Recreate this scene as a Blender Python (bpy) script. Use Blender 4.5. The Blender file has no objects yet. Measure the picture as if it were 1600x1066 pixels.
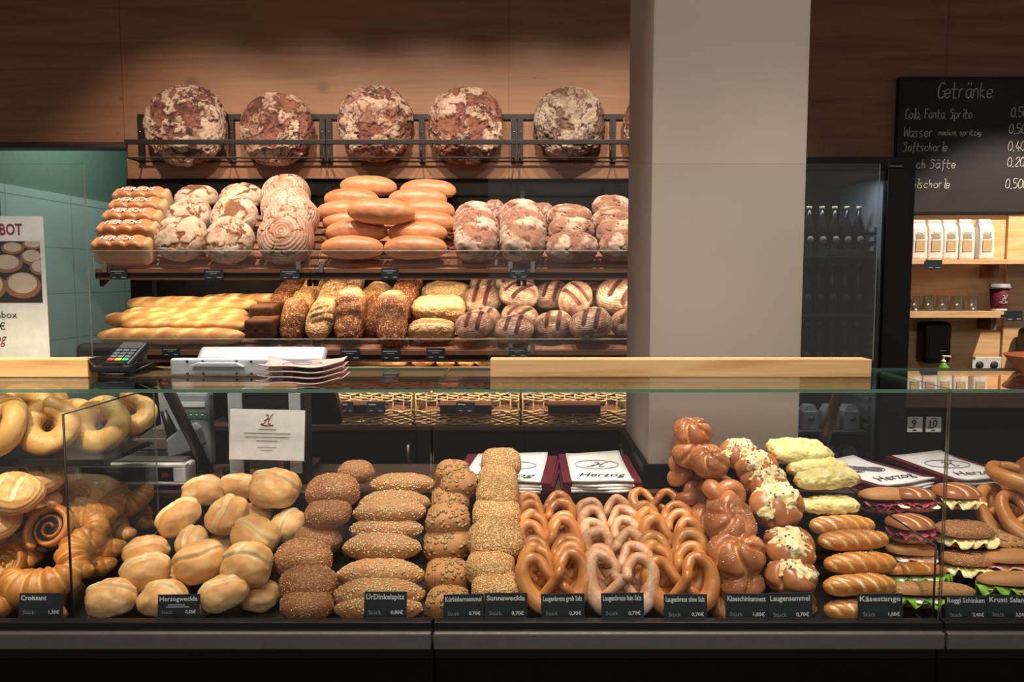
import bpy, math, random
import numpy as np
from mathutils import Vector, Matrix, Euler
rng = random.Random(7)
R = math.radians
SC = bpy.context.scene
COL = SC.collection

# ------------------------------------------------------------------ camera
CAM_H, PITCH, FPX, VPX = 1.52, R(4.67), 1200.0, 825.0
cd = bpy.data.cameras.new('camera'); cam = bpy.data.objects.new('camera', cd); COL.objects.link(cam)
cd.sensor_width = 36.0; cd.lens = 36.0 * FPX / 1600.0
cd.shift_x = -(VPX - 800.0) / 1600.0
cam.location = (0, 0, CAM_H); cam.rotation_euler = (R(90) - PITCH, 0, 0)
cd.clip_start = 0.05; cd.clip_end = 60
SC.camera = cam
ct, st = math.cos(PITCH), math.sin(PITCH)
def at(px, py, Y):
    dx = (px - VPX) / FPX; dy = (533.0 - py) / FPX
    k = Y / (ct + dy * st)
    return Vector((k * dx, Y, CAM_H + k * (-st + dy * ct)))
def zat(py, Y): return at(825, py, Y).z
def xat(px, Y, py=435): return at(px, py, Y).x

# ------------------------------------------------------------------ world, exposure, lamps
SC.view_settings.view_transform = 'Standard'; SC.view_settings.look = 'None'
SC.view_settings.gamma = 1.0; SC.view_settings.exposure = 0.12
SC.view_settings.use_curve_mapping = False
SC.cycles.use_denoising = True
SC.cycles.max_bounces = 8; SC.cycles.diffuse_bounces = 3; SC.cycles.glossy_bounces = 4
SC.cycles.transparent_max_bounces = 24; SC.cycles.transmission_bounces = 6
SC.cycles.sample_clamp_indirect = 4.0; SC.cycles.caustics_reflective = False; SC.cycles.caustics_refractive = False
w = bpy.data.worlds.new('world'); SC.world = w; w.use_nodes = True
bg = w.node_tree.nodes['Background']; bg.inputs[0].default_value = (1.0, 0.90, 0.82, 1); bg.inputs[1].default_value = 0.23
def lamp(name, kind, loc, target, energy, color, **kw):
    l = bpy.data.lights.new(name, kind); o = bpy.data.objects.new(name, l); COL.objects.link(o)
    o.location = loc; d = Vector(target) - Vector(loc)
    o.rotation_euler = d.to_track_quat('-Z', 'Y').to_euler()
    l.energy = energy; l.color = color
    for k, v in kw.items(): setattr(l, k, v)
    return o
WARM = (1.0, 0.83, 0.66); NEUT = (1.0, 0.90, 0.79); GOLD = (1.0, 0.80, 0.52)
# ceiling spots on the bread wall
for x in (-1.75, -1.15, -0.55, 0.05, 0.6):
    lamp('wall_spot', 'SPOT', (x, 3.12, 3.14), (x, 4.0, 1.80), 116, WARM, spot_size=R(82), spot_blend=1.0, shadow_soft_size=0.03)
# ceiling spots on the counter
for x in (-0.95, -0.5, 0.0, 0.40, 0.75):
    lamp('counter_spot', 'SPOT', (x, 0.95, 3.1), (x, 1.66, 1.0), 60, NEUT, spot_size=R(46), spot_blend=0.8, shadow_soft_size=0.07)
    lamp('counter_spot', 'SPOT', (x, 1.72, 3.15), (x, 1.64, 1.0), 92, NEUT, spot_size=R(40), spot_blend=0.8, shadow_soft_size=0.14)
lamp('counter_spot', 'SPOT', (-1.2, 0.45, 3.0), (-1.05, 1.6, 1.12), 260, (1.0, 0.85, 0.62), spot_size=R(16), spot_blend=0.7, shadow_soft_size=0.04)
# LED strips under the slatted shelves
for x in (-1.5, -0.52, 0.45):
    lamp('shelf_led', 'AREA', (x, 3.66, 1.485), (x, 3.95, 1.25), 3.4, GOLD, shape='RECTANGLE', size=0.9, size_y=0.02)
for x in (-1.5, -0.52, 0.2):
    lamp('basket_fill', 'AREA', (x, 3.45, 1.04), (x, 3.53, 0.9), 0.9, WARM, shape='RECTANGLE', size=0.8, size_y=0.02)  # added fill in front of the baskets, not a known fixture
lamp('flat_shelf_fill', 'AREA', (-0.2, 3.60, 1.165), (-0.2, 3.72, 1.08), 0.9, GOLD, shape='RECTANGLE', size=0.9, size_y=0.015)  # added fill that brightens the rolls on the shadowed flat shelf
lamp('fridge_fill', 'AREA', (1.38, 3.66, 1.98), (1.38, 3.75, 1.2), 2.2, (0.9, 0.95, 1.0), shape='RECTANGLE', size=0.4, size_y=0.03)  # added fill so the fridge interior shows faintly
lamp('fridge_fill', 'AREA', (1.36, 3.66, 1.06), (1.36, 3.72, .7), 0.3, (1.0, 0.96, 0.92), shape='RECTANGLE', size=0.4, size_y=0.03)  # second added fill, for the low shelves the upper one cannot reach
lamp('drinks_spot', 'SPOT', (3.0, 3.0, 3.1), (2.4, 4.1, 1.35), 300, WARM, spot_size=R(46), spot_blend=0.5, shadow_soft_size=0.03)
lamp('passage_light', 'AREA', (-2.55, 4.7, 2.95), (-2.75, 4.8, 1.0), 24, (1.0, 0.99, 0.95), shape='RECTANGLE', size=0.5, size_y=0.8)
lamp('shop_ceiling_light', 'AREA', (0.3, -0.6, 3.1), (0.3, 0.9, 1.0), 34, (1.0, 0.93, 0.86), shape='RECTANGLE', size=3.0, size_y=0.6)

# ------------------------------------------------------------------ materials
def hexc(s):
    s = s.lstrip('#'); v = [int(s[i:i+2], 16) / 255 for i in (0, 2, 4)]
    return tuple((c / 12.92 if c <= 0.04045 else ((c + 0.055) / 1.055) ** 2.4) for c in v) + (1.0,)
class NT:
    def __init__(s, name):
        s.m = bpy.data.materials.new(name); s.m.use_nodes = True; s.t = s.m.node_tree; s.t.nodes.clear()
        s.out = s.n('ShaderNodeOutputMaterial')
    def n(s, typ, ins=None, **kw):
        nd = s.t.nodes.new(typ)
        for k, v in kw.items(): setattr(nd, k, v)
        for k, v in (ins or {}).items(): s.put(nd, k, v)
        return nd
    def put(s, nd, k, v):
        sock = nd.inputs[k]
        if isinstance(v, bpy.types.NodeSocket): s.t.links.new(v, sock)
        else: sock.default_value = v
    def math(s, op, a, b=0.0, c=None, clamp=False):
        nd = s.n('ShaderNodeMath', operation=op, use_clamp=clamp); s.put(nd, 0, a); s.put(nd, 1, b)
        if c is not None: s.put(nd, 2, c)
        return nd.outputs[0]
    def ramp(s, fac, stops, interp='LINEAR'):
        nd = s.n('ShaderNodeValToRGB'); cr = nd.color_ramp; cr.interpolation = interp
        while len(cr.elements) < len(stops): cr.elements.new(0.5)
        for e, (p, c) in zip(cr.elements, stops): e.position = p; e.color = hexc(c) if isinstance(c, str) else c
        s.put(nd, 0, fac); return nd.outputs[0]
    def mix(s, fac, a, b):
        nd = s.n('ShaderNodeMix', data_type='RGBA'); s.put(nd, 0, fac); s.put(nd, 6, a); s.put(nd, 7, b); return nd.outputs[2]
    def step(s, v, lo, hi):
        nd = s.n('ShaderNodeMapRange', clamp=True, interpolation_type='SMOOTHSTEP'); s.put(nd, 0, v); s.put(nd, 1, lo); s.put(nd, 2, hi); return nd.outputs[0]
    def noise(s, vec, scale, detail=4.0, rough=0.55, dist=0.0):
        nd = s.n('ShaderNodeTexNoise', {'Scale': scale, 'Detail': detail, 'Roughness': rough, 'Distortion': dist}); s.put(nd, 'Vector', vec); return nd.outputs[0]
    def voro(s, vec, scale, feature='F1', rand=1.0):
        nd = s.n('ShaderNodeTexVoronoi', {'Scale': scale, 'Randomness': rand}, feature=feature); s.put(nd, 'Vector', vec); return nd
    def attr(s, name): return s.n('ShaderNodeAttribute', attribute_name=name).outputs['Fac']
    def objvec(s, jitter=9.0):
        tc = s.n('ShaderNodeTexCoord').outputs['Object']
        if not jitter: return tc, None
        r = s.n('ShaderNodeObjectInfo').outputs['Random']
        off = s.n('ShaderNodeVectorMath', operation='ADD'); s.put(off, 0, tc)
        cx = s.n('ShaderNodeCombineXYZ'); m = s.math('MULTIPLY', r, jitter)
        for i in range(3): s.put(cx, i, m)
        s.put(off, 1, cx.outputs[0]); return off.outputs[0], r
    def bump(s, h, strength=0.3, dist=0.003):
        return s.n('ShaderNodeBump', {'Height': h, 'Strength': strength, 'Distance': dist}).outputs[0]
    def bsdf(s, color, rough=0.6, normal=None, spec=0.35, metal=0.0, **kw):
        b = s.n('ShaderNodeBsdfPrincipled'); s.put(b, 'Base Color', hexc(color) if isinstance(color, str) else color)
        s.put(b, 'Roughness', rough); s.put(b, 'Specular IOR Level', spec); s.put(b, 'Metallic', metal)
        if normal is not None: s.put(b, 'Normal', normal)
        for k, v in kw.items(): s.put(b, k.replace('_', ' '), v)
        s.t.links.new(b.outputs[0], s.out.inputs[0]); return s.m

def plain(name, color, rough=0.5, spec=0.4, metal=0.0, nscale=40, namt=0.08, bump=0.0, **kw):
    t = NT(name); v, r = t.objvec(0)
    n = t.noise(v, nscale, 3)
    c = hexc(color) if isinstance(color, str) else color
    lo = tuple(x * (1 - namt) for x in c[:3]) + (1,); hi = tuple(min(1, x * (1 + namt)) for x in c[:3]) + (1,)
    col = t.ramp(n, [(0.3, lo), (0.7, hi)])
    return t.bsdf(col, rough, t.bump(n, bump) if bump else None, spec, metal, **kw)

def crust(name, stops, flour='#e6d8c6', rough=0.6, nscale=22, namt=0.28, ramt=0.12, bump=0.35, bscale=90, fscale=30, famt=0.5, speck=None, cells=None, spec=0.3, coarse=0.0, fsoft=(0.3, 0.8), fmax=0.9):
    """baked crust: colour follows the baking (attribute bake), flour dusting (attribute flour)"""
    t = NT(name); v, r = t.objvec()
    n1 = t.noise(v, nscale, 5, 0.6); n2 = t.noise(v, bscale, 4, 0.65)
    b = t.math('ADD', t.attr('bake'), t.math('MULTIPLY', t.math('SUBTRACT', n1, 0.5), namt))
    b = t.math('ADD', b, t.math('MULTIPLY', t.math('SUBTRACT', r, 0.5), ramt))
    col = t.ramp(b, stops)
    h = n2
    if cells:   # seed / grain covering
        sc, ccols, cstr = cells
        vo = t.voro(v, sc); cr = t.n('ShaderNodeSeparateColor'); t.put(cr, 0, vo.outputs['Color'])
        cc = t.ramp(cr.outputs[0], ccols)
        m = t.step(vo.outputs['Distance'], 0.62, 0.40)
        col = t.mix(t.math('MULTIPLY', m, cstr), col, cc)
        h = t.math('ADD', t.math('MULTIPLY', t.math('SUBTRACT', 1.0, vo.outputs['Distance']), 1.3), t.math('MULTIPLY', n2, 0.4))
    if speck:
        scol, ssc, sthr, smask = speck
        vo = t.voro(v, ssc)
        m = t.step(vo.outputs['Distance'], sthr, sthr * 0.6)
        if smask: m = t.math('MULTIPLY', m, t.attr(smask))
        col = t.mix(m, col, hexc(scol))
    fn = t.step(t.math('ADD', t.attr('flour'), t.math('MULTIPLY', t.math('SUBTRACT', t.noise(v, fscale, 8, 0.75), 0.5), famt)), fsoft[0], fsoft[1])
    fn = t.math('MULTIPLY', t.math('MULTIPLY', fn, t.step(t.attr('flour'), 0.02, 0.25)), fmax)
    col = t.mix(fn, col, hexc(flour))
    if coarse: h = t.math('ADD', h, t.math('MULTIPLY', n1, coarse))
    return t.bsdf(col, rough, t.bump(h, bump), spec)

M = {}
def wood(name, cols, gscale=(1.2, 9, 9), rough=0.45, seams=None, knots=(), axis='X', bumpv=0.04, spec=0.3):
    t = NT(name); tc = t.n('ShaderNodeTexCoord').outputs['Object']
    mp = t.n('ShaderNodeMapping'); t.put(mp, 'Vector', tc)
    sc = {'X': gscale, 'Y': (gscale[1], gscale[0], gscale[2]), 'Z': (gscale[1], gscale[2], gscale[0])}[axis]
    mp.inputs['Scale'].default_value = sc
    n = t.noise(mp.outputs[0], 1.6, 6, 0.6, 0.6); fine = t.noise(mp.outputs[0], 14, 3, 0.6)
    s = t.n('ShaderNodeMath', operation='PINGPONG'); t.put(s, 0, t.math('MULTIPLY', n, 6.0)); s.inputs[1].default_value = 1.0
    g = t.math('ADD', t.math('MULTIPLY', s.outputs[0], 0.55), t.math('MULTIPLY', fine, 0.45))
    col = t.ramp(g, [(0.15, cols[0]), (0.5, cols[1]), (0.9, cols[2])])
    sep = t.n('ShaderNodeSeparateXYZ'); t.put(sep, 0, tc)
    for (kx, kz, kr) in knots:
        d = t.n('ShaderNodeVectorMath', operation='DISTANCE'); t.put(d, 0, tc); 
        cb = t.n('ShaderNodeCombineXYZ'); t.put(cb, 0, kx); t.put(cb, 2, kz); t.put(cb, 1, sep.outputs[1]); t.put(d, 1, cb.outputs[0])
        wob = t.math('ADD', d.outputs['Value'], t.math('MULTIPLY', t.math('SUBTRACT', fine, .5), kr * .6))
        col = t.mix(t.math('MULTIPLY', t.step(wob, kr, kr * 0.2), 0.45), col, hexc('#3f2a1f'))
    for sx in (seams or ()):
        d = t.math('ABSOLUTE', t.math('SUBTRACT', sep.outputs[0], sx))
        col = t.mix(t.math('MULTIPLY', t.math('LESS_THAN', d, 0.0016), 0.6), col, hexc('#2c1a10'))
    return t.bsdf(col, rough, t.bump(g, bumpv, 0.002), spec)

WALLY = 4.2
wx = lambda px, py: at(px, py, WALLY)
kn = [(wx(505, 137).x, wx(505, 137).z, .045), (wx(190, 155).x, wx(190, 155).z, .02), (wx(300, 130).x, wx(300, 130).z, .055), (wx(835, 122).x, wx(835, 122).z, .012), (wx(184, 208).x, wx(184, 208).z, .012)]
M['wall_wood'] = wood('wall_wood', ['#6f4c36', '#7a553c', '#845f46'], (0.35, 6, 6), 0.5, [wx(192, 150).x, wx(795, 100).x, wx(1480, 80).x], kn)
M['oak'] = wood('oak', ['#b98a55', '#d3a871', '#dfb983'], (1.0, 16, 16), 0.42)
M['oak_light'] = wood('oak_light', ['#c79a68', '#d9b080', '#e4c096'], (0.8, 9, 9), 0.5)
M['slat_wood'] = wood('slat_wood', ['#7a4f3a', '#8b5e47', '#986b53'], (0.8, 14, 14), 0.5)
M['dark_wood'] = wood('dark_wood', ['#2e211b', '#3a2a22', '#45332a'], (0.8, 10, 10), 0.5)
def glass(name, tint=(0.97, 0.985, 0.975), f0=0.04, haze=0.0):
    t = NT(name)
    lw = t.n('ShaderNodeLayerWeight', {'Blend': 0.5})
    p = t.math('POWER', lw.outputs['Facing'], 5.0)
    fac = t.math('ADD', t.math('MULTIPLY', p, 0.9), f0)
    tr = t.n('ShaderNodeBsdfTransparent', {'Color': tint + (1,)}); gl = t.n('ShaderNodeBsdfGlossy', {'Roughness': 0.0})
    mx = t.n('ShaderNodeMixShader'); t.put(mx, 0, fac); t.put(mx, 1, tr.outputs[0]); t.put(mx, 2, gl.outputs[0])
    t.t.links.new(mx.outputs[0], t.out.inputs[0]); return t.m
def glass_edge(name, color, tr=0.35):
    t = NT(name)
    a = t.n('ShaderNodeBsdfTransparent', {'Color': hexc(color)}); b = t.n('ShaderNodeBsdfPrincipled', {'Base Color': hexc(color), 'Roughness': 0.15})
    mx = t.n('ShaderNodeMixShader'); t.put(mx, 0, 1 - tr); t.put(mx, 1, a.outputs[0]); t.put(mx, 2, b.outputs[0])
    t.t.links.new(mx.outputs[0], t.out.inputs[0]); return t.m
M['glass'] = glass('clear_glass')
M['glass_front'] = glass('front_glass', (0.96, 0.975, 0.97), 0.035)
M['glass_edge'] = glass_edge('glass_edge_green', '#5f8f78', 0.3)
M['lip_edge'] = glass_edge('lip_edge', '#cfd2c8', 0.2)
M['pane_edge'] = glass_edge('pane_edge', '#8a857a', 0.45)
M['acryl_edge'] = glass_edge('acrylic_edge', '#bcc0b8', 0.5)
M['glass_dark'] = glass('smoked_fridge_glass', (0.62, 0.65, 0.68), 0.045)
M['tumbler'] = glass('tumbler_glass', (0.9, 0.92, 0.92), 0.2)
M['black'] = plain('black_laminate', '#0e0a08', 0.55, 0.12)
M['blackmetal'] = plain('black_powder_coat', '#1b1614', 0.45, 0.3)
M['blackplastic'] = plain('black_plastic', '#14110f', 0.4, 0.4)
M['tagblack'] = plain('tag_black', '#262d32', 0.45, 0.35)
M['fridgeblack'] = plain('fridge_black', '#0d0c0c', 0.35, 0.4)
M['steel'] = plain('brushed_steel', '#9c958c', 0.38, 0.5, 0.9)
M['rail_steel'] = plain('rail_steel', '#706a65', 0.45, 0.5, 0.6)
M['silver'] = plain('silver_plastic', '#b5babd', 0.4, 0.5, 0.25)
M['greyplastic'] = plain('grey_plastic', '#8b9093', 0.5)
M['darkgrey'] = plain('dark_grey_plastic', '#3b3d3d', 0.5)
M['white'] = plain('white_plastic', '#dcdcd8', 0.4)
M['paper'] = plain('white_paper', '#e3e0dd', 0.8, 0.15)
M['paperedge'] = plain('paper_edges', '#cfc8c2', 0.85, 0.1)
M['maroon'] = plain('maroon_print', '#5a1d28', 0.6, 0.2)
M['ink'] = plain('grey_ink', '#6a6a70', 0.8, 0.1)
M['inkdark'] = plain('dark_ink', '#2a2528', 0.8, 0.1)
M['wine'] = plain('wine_red_ink', '#8a1f3c', 0.7, 0.2)
M['white_ink'] = plain('white_ink', '#d8dadc', 0.7, 0.2)
M['grey_ink'] = plain('pale_grey_ink', '#9a9ea2', 0.7, 0.2)
M['chalk'] = plain('chalk', '#aaa6a3', 0.95, 0.05)
M['board'] = plain('chalkboard_slate', '#2b292a', 0.75, 0.2, nscale=3, namt=0.18)
M['pillar'] = plain('pillar_paint', '#a0948a', 0.75, 0.2, nscale=2.5, namt=0.03)
M['ceiling'] = plain('ceiling_paint', '#a08d7c', 0.9, 0.1)
M['floor'] = plain('floor_tile', '#5c5049', 0.4, 0.4)
M['greenpaint'] = plain('green_paint', '#52705f', 0.6, 0.3)
M['rosa'] = plain('pale_rose_plastic', '#c9aaa2', 0.35, 0.5)
M['terracotta'] = plain('terracotta', '#a5603a', 0.6, 0.3)
M['coffeebag'] = plain('coffee_bag_paper', '#e6e1dc', 0.55, 0.3, nscale=60, bump=0.15)
M['tan'] = plain('tan_print', '#c9ab82', 0.6)
M['goldprint'] = plain('gold_grey_print', '#a39a86', 0.6)
M['wicker'] = plain('wicker', '#c8a87a', 0.6, 0.3, nscale=60, namt=0.2)
M['redled'] = plain('red_digits', '#a0202a', 0.5)
M['green_key'] = plain('green_key', '#2fa06a', 0.5); M['red_key'] = plain('red_key', '#b8303c', 0.5); M['yellow_key'] = plain('yellow_key', '#d8b53a', 0.5)
M['grey_key'] = plain('grey_key', '#4a5058', 0.5)
M['soap'] = plain('green_soap', '#6fae3a', 0.3); M['frame_dark'] = plain('dark_frame', '#2b2019', 0.45)
def tilemat():
    t = NT('green_wall_tile'); tc = t.n('ShaderNodeTexCoord').outputs['Object']
    sep = t.n('ShaderNodeSeparateXYZ'); t.put(sep, 0, tc)
    cb = t.n('ShaderNodeCombineXYZ'); t.put(cb, 0, sep.outputs[1]); t.put(cb, 1, sep.outputs[2])
    br = t.n('ShaderNodeTexBrick', {'Color1': hexc('#88a69e'), 'Color2': hexc('#8caaa2'), 'Mortar': hexc('#62807a'), 'Scale': 1.0, 'Mortar Size': 0.0035, 'Brick Width': 0.62, 'Row Height': 0.285, 'Bias': 0.0})
    br.offset = 0.0; t.put(br, 'Vector', cb.outputs[0])
    return t.bsdf(br.outputs['Color'], 0.28, None, 0.45)
M['tile'] = tilemat()

# ------------------------------------------------------------------ mesh helpers
class MB:
    def __init__(s): s.v = []; s.f = []; s.mi = []; s.sm = []
    def add(s, vs, fs, mi=0, smooth=False, mat=None):
        b = len(s.v)
        for p in vs:
            p = Vector(p); s.v.append(tuple(mat @ p) if mat is not None else tuple(p))
        for f in fs: s.f.append([i + b for i in f]); s.mi.append(mi); s.sm.append(smooth)
        return s
    def box(s, lo, hi, mi=0, mat=None, faces=None):
        x0, y0, z0 = lo; x1, y1, z1 = hi
        vs = [(x0,y0,z0),(x1,y0,z0),(x1,y1,z0),(x0,y1,z0),(x0,y0,z1),(x1,y0,z1),(x1,y1,z1),(x0,y1,z1)]
        fs = [(0,3,2,1),(4,5,6,7),(0,1,5,4),(1,2,6,5),(2,3,7,6),(3,0,4,7)]   # bottom top front right back left
        if isinstance(mi, (list, tuple)):
            for f, m in zip(fs, mi): s.add([vs[i] for i in f], [(0,1,2,3)], m, False, mat)
            return s
        return s.add(vs, fs, mi, False, mat)
    def cbox(s, c, size, mi=0, mat=None):
        return s.box([c[i]-size[i]/2 for i in range(3)], [c[i]+size[i]/2 for i in range(3)], mi, mat)
    def tube(s, pts, r, n=8, mi=0, closed=False, cap=True, up=None, mat=None):
        P = [Vector(p) for p in pts]; N = len(P); rr = r if hasattr(r, '__len__') else [r] * N
        vs = []; prev = None
        for i in range(N):
            a = P[(i-1) % N] if closed or i else P[i]; b = P[(i+1) % N] if closed or i < N-1 else P[i]
            t = (b - a).normalized()
            if prev is None:
                u = Vector(up) if up else (Vector((0,0,1)) if abs(t.z) < .9 else Vector((0,1,0)))
                prev = (u - t * u.dot(t)).normalized()
            else: prev = (prev - t * prev.dot(t)).normalized()
            q = t.cross(prev)
            for k in range(n):
                an = 2*math.pi*k/n; vs.append(P[i] + (prev*math.cos(an) + q*math.sin(an)) * rr[i])
        fs = []
        for i in range(N if closed else N-1):
            j = (i+1) % N
            for k in range(n): fs.append((i*n+k, i*n+(k+1)%n, j*n+(k+1)%n, j*n+k))
        if cap and not closed:
            fs.append(tuple(range(n-1,-1,-1))); fs.append(tuple((N-1)*n+k for k in range(n)))
        return s.add(vs, fs, mi, True, mat)
    def cyl(s, a, b, r, n=16, mi=0, r2=None): return s.tube([a, b], [r, r if r2 is None else r2], n, mi)
    def lathe(s, prof, n=24, mi=0, c=(0,0,0), mat=None):
        vs = []; m = len(prof)
        for k in range(n):
            an = 2*math.pi*k/n
            for (r, z) in prof: vs.append((c[0]+r*math.cos(an), c[1]+r*math.sin(an), c[2]+z))
        fs = []
        for k in range(n):
            j = (k+1) % n
            for i in range(m-1): fs.append((k*m+i, j*m+i, j*m+i+1, k*m+i+1))
        return s.add(vs, fs, mi, True, mat)
    def prism(s, poly, y0, y1, mi=0, mat=None):     # polygon in xz, extruded along y
        n = len(poly); vs = [(x, y0, z) for x, z in poly] + [(x, y1, z) for x, z in poly]
        fs = [tuple(range(n)), tuple(range(2*n-1, n-1, -1))] + [((i+1)%n, i, i+n, (i+1)%n+n) for i in range(n)]
        return s.add(vs, fs, mi, False, mat)
    def mesh(s, name):
        me = bpy.data.meshes.new(name); me.from_pydata(s.v, [], s.f)
        me.polygons.foreach_set('material_index', s.mi); me.polygons.foreach_set('use_smooth', s.sm); me.update()
        return me
def new(name, me, mats=(), parent=None, loc=(0,0,0), rot=(0,0,0), bevel=0.0, seg=2):
    o = bpy.data.objects.new(name, me); COL.objects.link(o)
    if me is not None and not me.materials:
        for m in (mats if isinstance(mats, (list, tuple)) else [mats]): me.materials.append(M[m] if isinstance(m, str) else m)
    if parent is not None: o.parent = parent
    o.location = loc; o.rotation_euler = rot
    if bevel:
        b = o.modifiers.new('bevel', 'BEVEL'); b.width = bevel; b.segments = seg; b.limit_method = 'ANGLE'; b.angle_limit = R(40)
    return o
def part(name, mb, mats, parent, **kw): return new(name, mb.mesh(name), mats, parent, **kw)
def tag(o, label=None, cat=None, group=None, kind=None):
    if label: o['label'] = label
    if cat: o['category'] = cat
    if group: o['group'] = group
    if kind: o['kind'] = kind
    return o
def thing(name, label, cat, loc=(0,0,0), rot=(0,0,0), group=None):
    return tag(new(name, None, (), None, loc, rot), label, cat, group)
def struct(name, mb, mats, **kw): return tag(new(name, mb.mesh(name), mats, **kw), kind='structure')

# lettering ---------------------------------------------------------------
def text_geo(s, size=1.0, align='CENTER', shear=0.0, bold=0.0):
    cu = bpy.data.curves.new('t', 'FONT'); cu.body = s; cu.size = size; cu.align_x = align; cu.shear = shear; cu.offset = bold; cu.resolution_u = 2
    o = bpy.data.objects.new('t', cu); COL.objects.link(o)
    me = bpy.data.meshes.new_from_object(o.evaluated_get(bpy.context.evaluated_depsgraph_get()))
    vs = [v.co.copy() for v in me.vertices]; fs = [tuple(p.vertices) for p in me.polygons]
    bpy.data.objects.remove(o); bpy.data.curves.remove(cu); bpy.data.meshes.remove(me)
    return vs, fs
def text(mb, s, size, x, z, y=0.0, align='CENTER', mi=0, shear=0.0, bold=0.0, fit=None, mat=None):
    """lettering standing in the local xz plane facing -y"""
    vs, fs = text_geo(s, size, align, shear, bold)
    if not vs: return
    k = 1.0
    if fit:
        wd = max(v.x for v in vs) - min(v.x for v in vs)
        k = fit / wd
    mb.add([(x + v.x * k, y, z + v.y) for v in vs], fs, mi, False, mat)
GL = {'a':["56 36 15 13 32 43 55","56 53 62"],'G':["68 49 28 16 14 22 42 63 65 45"],'e':["14 44 55 36 15 13 32 53"],'t':["29 23 32 52","06 56"],'r':["16 12","14 26 46"],
'n':["16 12","14 26 46 52"],'k':["19 12","46 14 52"],'C':["58 39 18 15 13 22 42 53"],'o':["36 15 13 32 53 55 36"],'l':["19 39 23 32 52"],'F':["19 12","09 59","06 46"],
'S':["58 39 19 17 46 44 32 02"],'p':["16 10","15 36 55 53 32 13"],'i':["26 22","28 29"],'W':["09 12 37 52 69"],'s':["46 26 15 34 43 32 12"],'m':["06 02","04 16 26 32","34 46 56 62"],
'd':["59 52","55 36 15 13 32 53"],'u':["16 13 22 42 53","56 52"],'z':["16 56 12 52"],'g':["55 36 15 13 32 53","56 51 30 10"],'f':["59 38 31 20","16 56"],'c':["55 36 15 13 32 53"],
'h':["19 12","14 36 45 42"],'R':["12 19 49 57 46 16","36 62"],'A':["02 39 62","14 54"],'0':["39 17 13 32 53 57 39"],'5':["59 19 16 36 55 53 32 12"],'2':["17 39 58 56 12 52"],
'4':["39 14 64","45 41"],',':["22 11"],'.':["22 23"],'H':["29 18 38 22 02","69 58 52 72","14 56"],'ä':["56 36 15 13 32 43 55","56 53 62","28 29","48 49"],'€':["58 39 18 13 22 52","05 45","04 44"]}
def strokes(mb, s, x, z, h, y, r, shear=0.18, mi=0, gap=0.95, mat=None):
    """handwriting: every pen stroke a thin tube; h is the cap height"""
    u = h / 7.0; cx = x
    for ch in s:
        if ch == ' ': cx += 4.0 * u; continue
        wd = 3 if ch in ',.il' else 6
        for stt in GL[ch]:
            q = [(int(p[0]), int(p[1]) - 2) for p in stt.split()]
            n = len(q); pts = []
            for i in range(n - 1):
                p0 = q[max(i-1,0)]; p1 = q[i]; p2 = q[i+1]; p3 = q[min(i+2,n-1)]
                m = 4 if n > 2 else 1
                for k in range(m):
                    t_ = k / m
                    f = lambda a,b,c,d: 0.5*((2*b)+(-a+c)*t_+(2*a-5*b+4*c-d)*t_*t_+(-a+3*b-3*c+d)*t_**3)
                    pts.append((f(p0[0],p1[0],p2[0],p3[0]), f(p0[1],p1[1],p2[1],p3[1])))
            pts.append(q[-1])
            mb.tube([(cx + (a + b*shear)*u, y, z + b*u) for a, b in pts], r, 5, mi, mat=mat, up=(0,1,0))
        cx += wd * u * gap
    return cx
# ------------------------------------------------------------------ baked goods: numpy surface builders
_cs = {}
def cube_sphere(n):
    if n in _cs: return _cs[n]
    idx = {}; V = []; F = []
    lin = np.tan(np.linspace(-1, 1, n + 1) * math.pi / 4)
    def vid(p):
        k = tuple(int(round(c * 1e6)) for c in p)
        if k not in idx: idx[k] = len(V); V.append(p)
        return idx[k]
    for ax in range(3):
        for sg in (-1, 1):
            for i in range(n):
                for j in range(n):
                    q = []
                    for a, b in ((i,j),(i+1,j),(i+1,j+1),(i,j+1)):
                        p = [0,0,0]; p[ax] = sg; p[(ax+1)%3] = lin[a]; p[(ax+2)%3] = lin[b]; q.append(vid(p))
                    F.append(q if sg > 0 else q[::-1])
    V = np.array(V, float); V /= np.linalg.norm(V, axis=1)[:, None]
    _cs[n] = (V, np.array(F)); return _cs[n]
_tab = np.random.RandomState(3).rand(4096)
def vnoise(P, freq, seed=0):
    Q = P * freq + seed * 17.31; I = np.floor(Q).astype(int); f = Q - I; f = f*f*(3-2*f); out = 0
    for dx in (0,1):
        for dy in (0,1):
            for dz in (0,1):
                h = _tab[((I[:,0]+dx)*73 + (I[:,1]+dy)*179 + (I[:,2]+dz)*283 + (I[:,0]+dx)*(I[:,1]+dy)*7) & 4095]
                out = out + h * np.where(dx, f[:,0], 1-f[:,0]) * np.where(dy, f[:,1], 1-f[:,1]) * np.where(dz, f[:,2], 1-f[:,2])
    return out - 0.5
def fbm(P, freq, seed=0, oct=4, gain=0.5):
    s = 0; a = 1
    for k in range(oct): s = s + a * vnoise(P, freq * 2**k, seed + k); a *= gain
    return s
def sst(x, a, b):
    t = np.clip((x - a) / (b - a), 0, 1); return t*t*(3-2*t)
def gauss(x, w): return np.exp(-(x / w) ** 2)
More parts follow.
